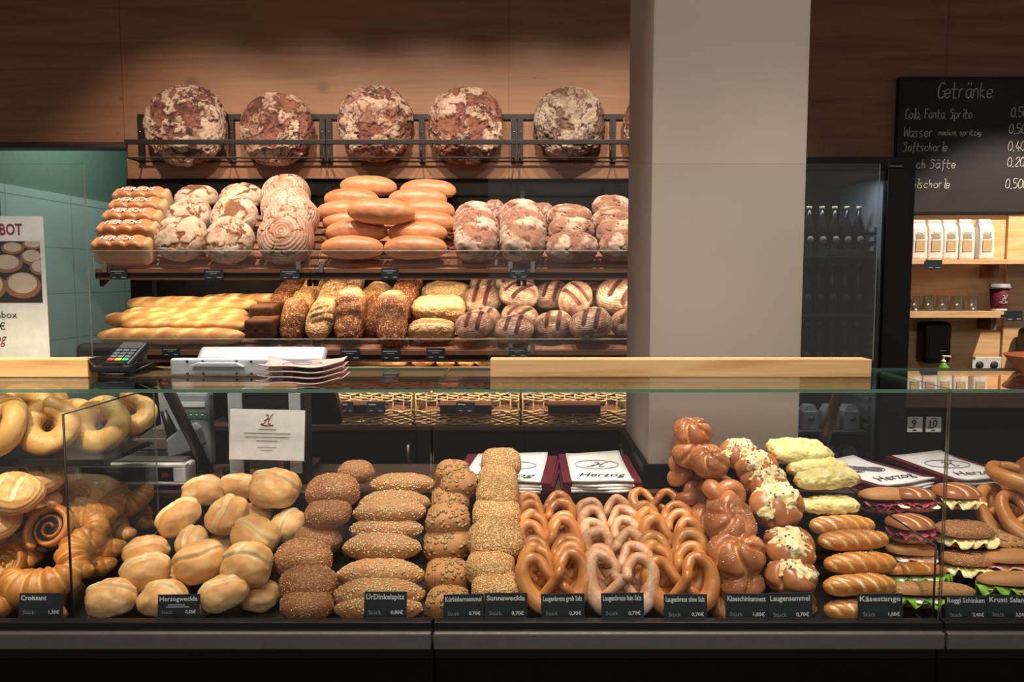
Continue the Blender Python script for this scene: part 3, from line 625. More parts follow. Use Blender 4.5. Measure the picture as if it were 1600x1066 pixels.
def croissant(seed, R0=0.040, r=0.030):
    N = 84; t = np.linspace(0, 1, N); an = (t-.5)*math.pi*1.05; path = np.stack([R0*np.sin(an)*1.25, -R0*np.cos(an)+R0*.5, 0*t], 1)
    ridge = ((t-.5)*7.0); fr = np.abs(ridge - np.round(ridge)); rad = r*(0.30+0.70*np.sin(math.pi*t)**0.75)*(1 + 0.22*(0.5-fr)*2*(np.sin(math.pi*t)**.3) - .06)
    P, F, A, T = tube_np(path, rad, 18, squash=0.92); P = P + (0.0018*2*fbm(P, 70, seed, 3))[:,None]*np.array([.5,.5,1])
    q = (T-.5)*7.0; fq = np.abs(q-np.round(q)); bake = np.clip(0.35 + 0.35*sst(np.cos(A), -.4, .7) - 0.4*sst(fq, .36, .5) + .35*fbm(P, 40, seed, 3), 0, 1)
    return to_mesh('croissant', P, F, bake, 0*bake), 'croissant', []
def snail(seed, nut=False):
    t = np.linspace(0.0, 1, 110); th = t*2*math.pi*2.6; rr = 0.006 + 0.040*t; path = np.stack([rr*np.cos(th), rr*np.sin(th), 0.008*(1-t)], 1)
    P, F, A, T = tube_np(path, 0.0036 + .0052*sst(t, .58, .72), 12, squash=2.2); bake = np.clip(.3+.4*sst(np.cos(A), -.5, .5)+.2*fbm(P, 50, seed, 2), 0, 1)
    d = Dough(18, .044, .044, .0095, 2.8, 1, seed); d.lump(.0025, 80, 3)
    return to_mesh('snail_pastry', P, F, bake, 0*bake), 'croissant', [('filling', d.mesh('filling'), 'lightseed' if nut else 'poppy', None)]
def ring_bread(seed, R0=0.0405, r=0.0258):
    N = 90; t = np.linspace(0, 1, N); an = t*2*math.pi*1.13 + 0.5; k = np.sin(math.pi*np.clip(t,0,1))
    path = np.stack([R0*np.cos(an), R0*np.sin(an), 0.016*sst(t, .8, 1)-0.004*sst(t,.2,0)], 1); rad = r*(0.72+0.28*k**.6); rad[:4] *= [.55,.8,.92,1]; rad[-4:] *= [1,.92,.8,.55]
    P, F, A, T = tube_np(path, rad, 18, squash=0.9); P = P + (0.0034*2*fbm(P, 34, seed, 3))[:,None]*np.array([.4,.4,1])
    bake = np.clip(.25 + .45*sst(np.cos(A), -.6, .6) + .4*fbm(P, 16, seed, 2), 0, 1)
    return to_mesh('ring_bread', P, F, bake, 0*bake, {'dots': sst(fbm(P, 9, seed+3, 2), -.05, .2)}), 'ringbread', []
def dark_block(seed, a=0.07, b=0.075, c=0.05):
    d = Dough(18, a, b, c, 9.0, 1.0, seed); d.push(0.0012*2*fbm(d.U*d.dim, 60, seed, 3)); d.bake = 0.15+0.6*sst(d.U[:,2], .85, 1.0); d.flour = .3*sst(d.U[:,2], .9, 1)
    return d.mesh('dark_rye_block'), 'darkslab', []

_var = {}
def proto(key, fn, n):
    if key not in _var: _var[key] = [fn(11*i + 3 + sum(map(ord, key)) % 7) for i in range(n)]
    return _var[key]
_cnt = {}
def put(key, fn, n, name, loc, rot, label, cat, group=None, s=1.0):
    """one baked good of a kind: the kind's meshes are shared, the object and its parts are its own"""
    v = proto(key, fn, n); i = _cnt.get(key, 0); _cnt[key] = i + 1
    me, mat, kids = v[i % n]
    o = new(name, me, mat, None, loc); o.rotation_mode = 'ZYX'; o.rotation_euler = [R(a) for a in rot]; o.scale = s if hasattr(s, '__len__') else (s, s, s)
    tag(o, label, cat, group)
    for pn, pm, pmat, kind in kids: tag(new(pn, pm, pmat, o), kind=kind)
    return o
# ------------------------------------------------------------------ the room
W = wx(200, 280).x                         # where the panelled wall ends at the passage
zl = zat(222, WALLY); zp = zat(280, WALLY)
struct('floor', MB().box((-4.5, -1.5, -0.1), (4.5, 6.6, 0)), 'floor')
struct('ceiling', MB().box((-4.5, -1.5, 3.2), (4.5, 6.6, 3.3)), 'ceiling')
b = MB().box((W, WALLY, 0), (4.0, WALLY + 0.1, 3.2)); b.box((-4.4, WALLY, zl), (W, WALLY + 0.1, 3.2))
struct('wall_back', b, 'wall_wood')
struct('trim_1', MB().box((-4.4, WALLY - 0.004, zl - 0.03), (W, WALLY + 0.1, zl - 0.0005)), 'dark_wood')
GX = -2.92; ztile = 2.045
struct('wall_left', MB().box((GX - 0.1, 4.3, 0), (GX - 0.012, 6.3, 3.2)), 'greenpaint')
struct('wall_left_tile', MB().box((GX - 0.012, 4.3, 0), (GX, 6.3, ztile)), 'tile')
struct('wall_left_front', MB().box((-4.4, 4.2, 0), (GX - 0.02, 4.299, zl - .031)), 'greenpaint')
struct('wall_rear', MB().box((GX, 6.2, 0), (-1.0, 6.3, 3.2)), 'greenpaint')
struct('wall_panel', MB().box((W, WALLY - 0.02, 0), (1.02, WALLY, zp)), 'black')
PX0, PX1, PY0, PY1 = 0.2908, 0.654, 1.83, 2.255
struct('pillar', MB().box((PX0, PY0, 0), (PX1, PY1, 3.2)), 'pillar', bevel=0.004)
ztr = zat(727, 1.815)
b = MB().box((PX0 - 0.014, 1.815, 1.0165), (PX1 + 0.014, PY0 - .0005, ztr)); b.box((PX0 - 0.014, PY0 - .0005, 1.0165), (PX0 - .0005, PY1, ztr)); b.box((PX1 + .0005, PY0 - .0005, 1.0165), (PX1 + 0.014, PY1, ztr))
struct('baseboard_pillar', b, 'black')

# ------------------------------------------------------------------ display counter, four sections
FY = 1.40; ZT = zat(608, FY); PLATE = 1.015
XS = [-2.09, -1.1325, -0.1775, 0.775, 1.73]
def bed_z(Y): return 0.842 + (Y - 1.42) * 0.27
secs = ['black glass-topped display counter section under the bun poster, holding croissants', 'black glass-topped counter section with white rolls and seeded rolls',
        'black glass-topped counter section with pretzels and lye sticks in front of the pillar', 'black glass-topped counter section with the filled sandwiches']
for i, lab in enumerate(secs):
    x0, x1 = XS[i] + 0.002, XS[i+1] - 0.002
    t = thing('display_counter', lab, 'display counter', (0, 0, 0), (0, 0, 0), 'glass display counter sections')
    part('base', MB().box((x0, 1.402, 0.0), (x1, 2.06, 0.80)), 'black', t)
    zr0, zr1 = zat(1011, 1.385), zat(985, 1.385)
    part('steel_rail', MB().box((x0, 1.372, zr0), (x1, 1.402, zr1)), 'rail_steel', t, bevel=0.003)
    part('ledge', MB().box((x0, 1.382, zr1), (x1, 1.402, zat(966, 1.40))), 'blackplastic', t, bevel=0.002)
    m = MB(); m.add([(x0,1.404,0.80),(x1,1.404,0.80),(x1,2.06,0.80),(x0,2.06,0.80),(x0,1.404,bed_z(1.404)),(x1,1.404,bed_z(1.404)),(x1,1.776,bed_z(1.776)),(x0,1.776,bed_z(1.776)),(x0,1.776,PLATE-.012),(x1,1.776,PLATE-.012),(x1,2.06,PLATE-.012),(x0,2.06,PLATE-.012)],
        [(0,3,2,1),(0,1,5,4),(4,5,6,7),(7,6,9,8),(8,9,10,11),(3,11,10,2),(0,4,7,8,11,3),(1,2,10,9,6,5)])
    part('bread_bed', m, 'blackplastic', t)
    m = MB()
    if x0 < PX0 < x1:
        m.box((x0, 1.777, PLATE-.012), (PX0-.02, 2.06, PLATE)); m.box((PX1+.02, 1.777, PLATE-.012), (x1, 2.06, PLATE)); m.box((PX0-.02, 1.777, PLATE-.012), (PX1+.02, 1.81, PLATE))
    else: m.box((x0, 1.777, PLATE-.012), (x1, 2.06, PLATE))
    part('worktop', m, 'dark_wood', t)
    part('front_glass', MB().box((x0, FY-.003, zat(967, 1.40)), (x1, FY+.003, ZT-.0065), [1,1,0,1,0,1]), ['glass_front','pane_edge'], t)
    part('top_glass', MB().box((x0, FY-.003, ZT-.006), (x1, 1.73, ZT), [0,0,1,1,1,1]), ['glass_front','glass_edge'], t)
def divider(name, X, ztop, Y1, label):
    t = thing(name, label, 'glass divider')
    part('pane', MB().add([(X+s_, y_, z_) for s_ in (-.002, .002) for y_, z_ in ((1.41, bed_z(1.41)+.003), (Y1, bed_z(Y1)+.003), (Y1, ztop), (1.41, ztop))], [(0,3,2,1), (4,5,6,7)], 0).add([(X+s_, y_, z_) for s_ in (-.002, .002) for y_, z_ in ((1.41, bed_z(1.41)+.003), (Y1, bed_z(Y1)+.003), (Y1, ztop), (1.41, ztop))], [(0,1,5,4), (1,2,6,5), (2,3,7,6), (3,0,4,7)], 1), ['glass','acryl_edge'], t)
    m = MB(); m.tube([(X, 1.4095, bed_z(1.41)+.006), (X, 1.4095, ztop), (X, Y1, ztop)], 0.0022, 6)
    part('edge', m, 'frame_dark', t)
divider('glass_divider', -0.863, zat(648, 1.41), 1.755, 'upright clear glass divider between the croissants and the white rolls')
divider('glass_divider', 0.768, zat(850, 1.42), 1.755, 'low clear glass divider between the cheese sticks and the sandwiches')
for xa, ya, pxb, pyb, lab in ((266, 616, 310, 706, 'dark slanted post holding the counter glass near the card terminal'), (1309, 616, 1283, 706, 'dark slanted post holding the counter glass near the drinks fridge')):
    A = at(xa, ya, 1.72); k = (lambda q: at(pxb, pyb, abs(A.x) / abs(at(pxb, pyb, 1).x)))(0)
    d = (k - A); A = A + d * ((ZT - .021 - A.z) / d.z); B = A + d * ((PLATE + .012 - A.z) / d.z)
    t = tag(new('support_post', MB().tube([A, B], 0.013, 4, up=(1,1,0)).mesh('support_post'), 'frame_dark'), lab, 'post')

# sneeze guards
def guard(x0, x1, pane0, pane1, label):
    t = thing('sneeze_guard', label, 'sneeze guard', (0,0,0), (0,0,0), 'clear sneeze guards on wooden beams')
    zb = ZT + .0005; zt = zb + 0.037
    part('wooden_beam', MB().box((x0, 1.562, zb), (x1, 1.607, zt)), 'oak', t, bevel=0.0015)
    part('clear_pane', MB().box((pane0, 1.583, zt-.004), (pane1, 1.588, zat(256, 1.585)), [1,1,0,1,0,1]), ['glass','acryl_edge'], t)
guard(-0.0773, 0.7034, -0.081, 0.7157, 'clear upright pane in an oak beam in front of the grey pillar')
guard(-1.75, -0.901, -1.75, -0.9035, 'clear upright pane in an oak beam in front of the green tiles')

# offer poster in a stand
t = thing('offer_poster', 'white paper poster with doughnut photo and price, standing behind the oak beam', 'poster', (-1.155, 1.665, ZT))
hz = zat(338, 1.665) - ZT
part('sheet', MB().box((-0.112, -0.001, 0.002), (0.114, 0.001, hz)), 'paper', t)
part('foot', MB().box((-0.09, -0.003, 0.0005), (0.09, 0.05, 0.004)).box((-0.112, 0.0015, 0.002), (0.114, 0.004, hz - .003)), 'glass', t)
P2 = lambda px, py: (at(px, py, 1.664).x + 1.155, at(px, py, 1.664).z - ZT)
m = MB(); x, z = P2(-9, 367); text(m, 'ANGEBOT', 0.034, x + .002, z, -.0016, bold=.0008, fit=0.119); part('red_lettering', m, 'wine', t); m = MB()
x, z = P2(-26, 541); text(m, 'Herzog', 0.034, x+.012, z + .006, -.0016, shear=.35, fit=.075); part('script_lettering', m, 'wine', t)
m = MB(); x, z = P2(-12, 497); text(m, 'Krapfenbox', 0.021, x + .001, z, -.0016, fit=.105)
x, z = P2(-11, 515); text(m, '7,70€', 0.021, x, z, -.0016, fit=.056); part('dark_lettering', m, 'inkdark', t)
(xa, za), (xb, zb) = P2(-80, 473), P2(62, 377); m = MB().box((xa, -.0017, za), (xb, -.0011, zb)); part('photo_print', m, 'frame_dark', t)
dk = [M['floor'], plain('doughnut_print_brown', '#8f6247', .7), plain('doughnut_print_sugar', '#c8b2a0', .8)]; m = MB()
for j, (px, py, rx, ry) in enumerate([(20,388,18,11),(52,382,17,9),(-20,386,20,12),(50,402,18,14),(10,412,26,17),(62,418,15,14),(-40,412,22,16),(36,446,29,24),(-15,448,26,24),(-60,446,20,20)]):
    x, z = P2(px, py); sx = rx*1.664/1200; sz = ry*1.664/1200; y = -.0018 - j*.00008
    for k, (mi, oz, sc) in enumerate(((1, 0, 1), (2, .25, .78))):
        ring = [(min(max(x + sx*sc*math.cos(a), xa), xb), y - k*.00004, min(max(z + sz*(oz*.6 + sc*math.sin(a)*.85), za), zb)) for a in [q*math.pi/10 for q in range(20)]]
        m.add(ring, [tuple(range(20))], mi)
part('doughnut_picture', m, dk, t)

# ------------------------------------------------------------------ the bread wall
SX = [at(150, 430, 3.58).x, -1.008, -0.03, 0.95]
shn = ['next to the green tiles', 'in the middle of the wall', 'reaching behind the pillar']
A0, A1 = (3.60, zat(421, 3.60) - .024), (4.13, zat(421, 3.60) + 0.30)
B0, B1 = (3.60, zat(541, 3.60) - .022), (4.13, zat(541, 3.60) + 0.22)
def shelf_plane(S0, S1, Y): return S0[1] + (Y - S0[0]) * (S1[1] - S0[1]) / (S1[0] - S0[0])
def slatted(S0, S1, i, row, ly0, ly1, by0, by1):
    x0, x1 = SX[i] + .002, SX[i+1] - .002
    if i == 0 and row == 'lower': x0 = at(146, 540, 3.58).x
    t = thing('slatted_shelf', f'{row} slanted wooden slat shelf with bread, {shn[i]}', 'shelf', (0,0,0), (0,0,0), 'slanted bread shelves')
    an = math.atan2(S1[1]-S0[1], S1[0]-S0[0]); L = math.hypot(S1[1]-S0[1], S1[0]-S0[0]); m = MB(); n = 8
    for k in range(n):
        c = (k + .5) / n; mt = Matrix.Translation((0, S0[0] + c*(S1[0]-S0[0]), S0[1] + c*(S1[1]-S0[1]))) @ Matrix.Rotation(an, 4, 'X')
        m.box((x0, -L/n*.33, -.018), (x1, L/n*.33, 0), 0, mt)
    part('slats', m, 'slat_wood', t)
    for xx in (x0 + .012, x1 - .012):
        m = MB(); m.add([(xx-.01, S0[0], S0[1]-.02), (xx-.01, S1[0]-.002, S1[1]-.02), (xx-.01, S1[0]-.002, S1[1]-.08), (xx-.01, S0[0], S0[1]-.055), (xx+.01, S0[0], S0[1]-.02), (xx+.01, S1[0]-.002, S1[1]-.02), (xx+.01, S1[0]-.002, S1[1]-.08), (xx+.01, S0[0], S0[1]-.055)],
              [(0,1,2,3),(7,6,5,4),(0,4,5,1),(1,5,6,2),(2,6,7,3),(3,7,4,0)])
        part('side_bracket', m, 'blackmetal', t)
    za, zb = zat(by1, 3.57), zat(by0, 3.57); h = zb - za
    part('front_board', MB().box((x0, 3.572, za), (x1, 3.592, za + h*.22)).box((x0, 3.572, za + h*.62), (x1, 3.592, zb)), 'slat_wood', t)
    part('tag_rail', MB().box((x0, 3.570, za + h*.22), (x1, 3.590, za + h*.62)), 'blackmetal', t)
    part('glass_lip', MB().box((x0, 3.561, zat(ly1, 3.565)), (x1, 3.566, zat(ly0, 3.565)), [1,1,0,1,0,1]), ['glass','lip_edge'], t)
    part('edge_glint', MB().tube([(x0, 3.5635, zat(ly0, 3.565)), (x1, 3.5635, zat(ly0, 3.565))], .0019, 6), 'lip_edge', t)  # pale bead added to draw the bright line the glass edge catches
    for xx in (x0 + .05, x1 - .05):
        m = MB(); m.box((xx-.01, 3.5585, zat(ly1, 3.565)-.02), (xx+.01, 3.5608, zat(ly1, 3.565)+.03)); m.box((xx-.01, 3.5665, zat(ly1, 3.565)-.02), (xx+.01, 3.572, zat(ly1, 3.565)+.012))
        part('lip_clip', m, 'steel', t)
for i in range(3):
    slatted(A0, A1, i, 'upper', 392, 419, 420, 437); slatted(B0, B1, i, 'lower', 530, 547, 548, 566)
    x0, x1 = SX[i] + .002, SX[i+1] - .002
    t = thing('flat_shelf', f'flat wooden shelf under the slanted shelves, {shn[i]}', 'shelf', (0,0,0), (0,0,0), 'flat shelves under the slanted shelves')
    zc = zat(577, 3.57)
    part('board', MB().box((x0, 3.58, zc - .02), (x1, 4.131, zc)), 'slat_wood', t)
    part('front_board', MB().box((x0, 3.56, zat(588, 3.57)), (x1, 3.58, zc + .012)), 'oak_light', t)
    part('tag_rail', MB().box((x0, 3.552, zat(597, 3.57)), (x1, 3.572, zat(588, 3.57))), 'blackmetal', t)
# upright posts of the unit
for i, xx in enumerate(SX):
    t = tag(new('shelf_post', MB().box((xx-.012, 4.135, 0.845), (xx+.012, 4.178, zat(300, 4.15))).mesh('shelf_post'), 'blackmetal'), ['black upright shelf post beside the green tiles', 'black upright shelf post behind the seeded loaves', 'black upright shelf post behind the slashed loaves', 'black upright shelf post behind the pillar'][i], 'post')
# cabinets and baskets
ZC = zat(666, 3.48)
cx = [at(315, 690, 3.48).x, at(484, 690, 3.48).x, at(650, 690, 3.48).x, at(819, 690, 3.48).x, at(986, 690, 3.48).x]
cl = ['behind the till', 'below the basket beside the till', 'below the middle wicker basket', 'below the basket next to the pillar']
for i in range(4):
    t = thing('base_cabinet', f'black base cabinet with plain door {cl[i]}', 'cabinet', (0,0,0), (0,0,0), 'black base cabinets')
    x0, x1 = cx[i] + .001, cx[i+1] - .001
    part('body', MB().box((x0, 3.50, 0), (x1, 4.178, ZC - .02)), 'black', t); part('top', MB().box((x0, 3.478, ZC - .02), (x1, 4.178, ZC)), 'dark_wood', t)
    d = part('door', MB().box((x0+.002, 3.48, .06), (x1-.002, 3.499, ZC - .024)), 'black', t, bevel=.0015)
    if i in (1, 3):
        xx = at(638 if i == 1 else 972, 705, 3.46).x; za, zb = zat(722, 3.46), zat(697, 3.46)
        part('handle', MB().tube([(xx, 3.482, zb), (xx, 3.455, zb), (xx, 3.455, za), (xx, 3.482, za)], .007, 10), 'steel', d)
def basket(x0, x1, lab, tags):
    t = thing('wicker_basket', lab, 'basket', (0,0,0), (0,0,0), 'wicker baskets on the black cabinets')
    z0, z1 = ZC + .001, zat(613, 3.5); y0, y1 = 3.50, 3.86; h = z1 - z0; m = MB()
    def side(p, q, rows):
        n = max(24, int((q - p).length / .012)); dirv = (q - p).normalized(); nrm = Vector((-dirv.y, dirv.x, 0))
        for r_, zz in enumerate(rows):
            m.tube([p + (q - p)*(k/n) + nrm*(.0045*math.sin(k*math.pi/2 + r_*math.pi)) + Vector((0,0,zz + .0035*math.sin(k*math.pi/4 + r_*2.1))) for k in range(n+1)], .0042, 5)
        for k in range(0, n+1, 4): s_ = p + (q - p)*(k/n); m.tube([s_ + Vector((0,0,z0)), s_ + Vector((0,0,z1))], .0035, 5)
    low = [z0 + .006 + k*.0085 for k in range(8)]; high = [z1 - .004 - k*.0085 for k in range(5)]
    c = [Vector((x0,y0,0)), Vector((x1,y0,0)), Vector((x1,y1,0)), Vector((x0,y1,0))]
    for a in range(4): side(c[a], c[(a+1)%4], low + high)
    part('wicker_weave', m, 'wicker', t)
    part('bottom', MB().box((x0, y0, z0), (x1, y1, z0 + .008)), 'wicker', t)
    part('rim', MB().tube([c[k] + Vector((0,0,z1)) for k in range(4)], .007, 8, closed=True), 'wicker', t)
    xm0, xm1 = x0 + (x1-x0)*.24, x0 + (x1-x0)*.74; za, zb = z0 + h*.33, z0 + h*.76
    hb = part('label_holder', MB().box((xm0, 3.478, za), (xm1, 3.492, za + (zb-za)*.12)).box((xm0, 3.478, zb - (zb-za)*.3), (xm1, 3.492, zb)), 'slat_wood', t)
    part('label_rail', MB().box((xm0, 3.476, za + (zb-za)*.12), (xm1, 3.49, zb - (zb-za)*.3)), 'blackmetal', hb)
    for k in range(4):
        xx = x0 + .07 + (x1 - x0 - .14)*k/3
        put('brownr', lambda s: seed_roll(s, .06, .05, .04, 'brownroll', 0, None, None), 2, 'bread_roll', (xx, 3.575, z0 + .042), (0, 0, 40*k), f"brown roll lying in the {lab.split(' with')[0].replace('wicker basket','basket')}", 'bread roll', 'rolls showing through the baskets')
bx = [(480, 645), (648, 812), (815, 982)]
for (a, b_), lab in zip(bx, ['wicker basket beside the till with two black tags', 'middle wicker basket with one tilted black tag', 'wicker basket next to the pillar with an empty wooden label holder']):
    basket(at(a, 640, 3.5).x + .006, at(b_, 640, 3.5).x - .006, lab, ())
# loaf rack high on the wall
YW, YR = 4.196, 4.018
zt_, zr_, zl_, zb_ = zat(183, YW), zat(222, YR), zat(246.5, YR), zat(255, YW)
rk = [(195, 509, (222, 363, 505)), (510, 806, (515, 660, 803)), (808, 1100, (813, 957, 1095))]
for i, (a, b_, vs) in enumerate(rk):
    t = thing('loaf_rack', ['black metal wall rack holding the two round loaves next to the green wall', 'black metal wall rack holding the middle two round loaves', 'black metal wall rack holding the round loaf next to the pillar'][i], 'wall rack', (0,0,0), (0,0,0), 'black metal loaf racks')
    xa, xb = at(a, 222, YR).x, at(b_, 222, YR).x; wa, wb = at(vs[0]-5, 220, YW).x, at(vs[2]+5, 220, YW).x
    part('wall_bar', MB().box((wa, YW-.009, zt_-.014), (wb, YW+.003, zt_+.014)), 'blackmetal', t)
    for v in vs: part('upright', MB().box((at(v, 220, YW).x-.015, YW-.016, zb_), (at(v, 220, YW).x+.015, YW+.003, zt_-.0145)), 'blackmetal', t)
    for v in vs:
        part('screw', MB().lathe([(0, 0), (.004, 0), (.004, .003), (0, .004)], 8, mat=Matrix.Translation((at(v, 220, YW).x, YW-.016, zat(207, YW))) @ Matrix.Rotation(R(90), 4, 'X')), 'steel', t)
    part('front_rail', MB().box((xa, YR-.008, zr_-.012), (xb, YR+.008, zr_+.012)), 'blackmetal', t, bevel=.002)
    m = MB()
    m.tube([(xa+.01, YR, zr_-.012), (xa+.012, YR, zl_), (xb-.012, YR, zl_), (xb-.01, YR, zr_-.012)], .005, 6)
    m.tube([(wa, YW-.022, zb_+.006), (wb, YW-.022, zb_+.006)], .005, 6)
    xm = at((a+b_)/2, 235, YR).x; m.tube([(xm, YR, zr_-.012), (xm, YR, zl_)], .005, 6)
    part('rod_frame', m, 'blackmetal', t)
    m = MB()
    for v, xf in zip(vs, (xa+.012, xm, xb-.012)): m.tube([(xf, YR, zl_), (at(v, 220, YW).x, YW-.01, zb_+.006)], .005, 6)
    part('side_arm', m, 'blackmetal', t)

# ------------------------------------------------------------------ drinks corner
t = thing('drinks_fridge', 'tall black glass-door drinks fridge behind the pillar', 'fridge', (0,0,0))
fx0, fx1, fy0, fy1 = 1.05, at(1432, 250, 3.55).x, 3.55, 4.17; fz = zat(245, 3.55); gx1 = at(1399, 250, 3.55).x - .03
m = MB().box((fx0, 3.60, .0), (fx0+.04, fy1, fz)).box((fx1-.04, 3.60, 0), (fx1, fy1, fz)).box((fx0+.04, fy1-.04, 0), (fx1-.04, fy1, fz)).box((fx0+.04, 3.6, fz-.07), (fx1-.04, fy1-.04, fz)).box((fx0+.04, 3.6, 0), (fx1-.04, fy1-.04, .25))
part('body', m, 'fridgeblack', t)
d = part('door', MB().box((fx0, fy0, .02), (fx0+.05, 3.598, fz)).box((gx1, fy0, .02), (fx1, 3.598, fz)).box((fx0+.05, fy0, fz-.06), (gx1, 3.598, fz)).box((fx0+.05, fy0, .02), (gx1, 3.598, .2)), 'fridgeblack', t, bevel=.003)
part('door_pane', MB().box((fx0+.05, 3.566, .2), (gx1, 3.574, fz-.06)), 'glass_dark', d)
hx0, hx1 = at(1386, 260, 3.54).x, at(1409, 260, 3.54).x; hz = zat(260, 3.54)
part('handle', MB().tube([(hx0, 3.535, hz), (hx1, 3.535, hz)], .006, 8).tube([(hx0+.01, 3.535, hz), (hx0+.01, 3.552, hz)], .004, 6).tube([(hx1-.01, 3.535, hz), (hx1-.01, 3.552, hz)], .004, 6), 'steel', d)
m = MB(); zz = .3
while zz < fz - .3: m.box((gx1-.005, 3.66, zz), (gx1+.012, 4.1, zz+.022)); zz += .045
m.box((gx1+.012, 3.62, .25), (fx1-.04, 4.12, fz-.08))
part('ribbed_liner', m, 'greyplastic', t)
shz = [zat(400, 3.7), zat(490, 3.7), zat(579, 3.7), zat(671, 3.7), zat(735, 3.7)]
for z_ in shz:
    if z_ > .26: part('shelf', MB().box((fx0+.05, 3.64, z_-.012), (gx1-.01, 4.11, z_)), 'greyplastic', t)
m = MB(); 
for k in range(2): m.box((1.40 + k*.10, 3.625, shz[0]+.004), (1.48 + k*.10, 3.632, shz[0]+.028))
part('price_strip', m, 'grey_ink', t)
botm = plain('drink_bottle_dark', '#2c2420', .2, .5); botg = plain('drink_bottle_green', '#34452c', .2, .5); caps = plain('bottle_cap', '#b9a58a', .4)
def bottle(x, y, z, h, r, mat, lab, k):
    t = thing('drink_bottle', lab, 'bottle', (x, y, z), (0,0,0), 'bottles in the drinks fridge')
    part('glass_body', MB().lathe([(0,0),(r,0),(r,h*.58),(r*.45,h*.78),(r*.38,h*.95),(0,h*.95)], 14), mat, t)
    part('cap', MB().lathe([(0,h*.94),(r*.46,h*.94),(r*.46,h),(0,h)], 12), caps, t)
    part('round_label', MB().lathe([(0,0),(r*.62,0),(r*.62,.001),(0,.0012)], 18, mat=Matrix.Translation((0, -r-.0005, h*.32)) @ Matrix.Rotation(R(90), 4, 'X')), 'goldprint', t)
for row, (zi, ys, pxs) in enumerate([(0, 376, (1264, 1284, 1304, 1323, 1342)), (1, 466, (1260, 1280, 1300, 1320, 1340)), (2, 560, (1259, 1279, 1299, 1318, 1337))]):
    for k, px in enumerate(pxs):
        bottle(at(px, ys, 3.71).x, 3.72, shz[zi] + .002, [.235, .24, .23][row], .027, (botm, botg, botm)[row], ['dark bottle on the top shelf of the drinks fridge', 'green-labelled bottle on the second shelf of the drinks fridge', 'capped bottle on the third shelf of the drinks fridge'][row], k)
for zi, pxs, h in ((3, (1266, 1299, 1330), .085), (4, (1266, 1298, 1329), .085)):
    for k, px in enumerate(pxs):
        if shz[zi] < .26: continue
        p_ = at(px, 660, 3.70); t = thing('milk_carton', 'white carton with a round cap on a low shelf of the drinks fridge', 'carton', (p_.x, 3.73, shz[zi] + .002), (0,0,0), 'white cartons low in the fridge')
        part('carton_body', MB().box((-.037, -.04, 0), (.037, .04, h)).prism([(-.037, h), (.037, h), (.02, h+.03), (-.02, h+.03)], -.03, .035), 'white', t)
        part('cap', MB().lathe([(0,0),(.013,0),(.013,.012),(0,.013)], 14, mat=Matrix.Translation((0, -.04, h*.62)) @ Matrix.Rotation(R(90), 4, 'X')), 'greyplastic', t)
# price cards on the dark back counter
ZB = zat(612, 3.74)
t = thing('drinks_counter', 'dark counter along the wall below the wooden drink shelves', 'counter', (0,0,0))
part('body', MB().box((fx1+.01, 3.78, 0), (3.6, 4.198, ZB-.08)), 'black', t); part('worktop', MB().box((fx1+.01, 3.74, ZB-.08), (3.6, 4.198, ZB)), 'dark_wood', t)
for k, (a, b_) in enumerate(((1418, 1442), (1447, 1471))):
    x0, x1 = at(a, 663, 3.775).x, at(b_, 663, 3.775).x; z0, z1 = zat(675, 3.775), zat(652, 3.775)
    t = thing('notice_card', ['square white notice with a 9 on the dark counter front, nearer the fridge', 'square white notice with a 10 on the dark counter front, away from the fridge'][k], 'notice', ((x0+x1)/2, 3.779, (z0+z1)/2))
    s = (x1-x0)/2; part('card', MB().box((-s, -.002, -s), (s, 0, s)), 'paper', t)
    m = MB(); text(m, ['9', '10'][k], .05, -.005, -.012, -.0026, bold=.001)
    m.box((-s*.75, -.0026, -s*.52), (s*(-.05 if k == 0 else .1), -.0022, -s*.36)); m.box((-s*.3, -.0026, -s*.86), (s*.25, -.0022, -s*.7)); m.box((-s*.4, -.0026, s*.72), (s*.4, -.0022, s*.8))
    part('lettering', m, 'inkdark', t)
def shelf_board(x0, x1, yf, pt, pb, lab):
    z1, z0 = zat(pt, yf), zat(pb, yf); t = thing('wall_shelf', lab, 'shelf'); part('board', MB().box((x0, yf, z0), (x1, 4.169, z1)), 'oak_light', t, bevel=.002)
    part('bracket', MB().box((2.45, 4.06, z0-.07), (2.48, 4.185, z0-.0005)), 'slat_wood', t); return z1
z_s1 = shelf_board(fx1+.02, 3.3, 3.95, 405.5, 413, 'upper oak wall shelf carrying the white coffee bags')
z_s2 = shelf_board(fx1+.02, at(1569, 490, 3.95).x, 3.95, 487, 497, 'lower oak wall shelf carrying tumblers and the red paper cup')
t = tag(new('wall_panel', MB().box((fx1+.012, 4.186, ZB+.001), (at(1566, 480, 4.19).x-.001, 4.1995, zat(336, 4.19))).box((at(1566, 480, 4.19).x, 4.17, ZB+.001), (3.6, 4.1995, zat(336, 4.19))).mesh('wall_panel'), 'oak_light'), kind='structure')
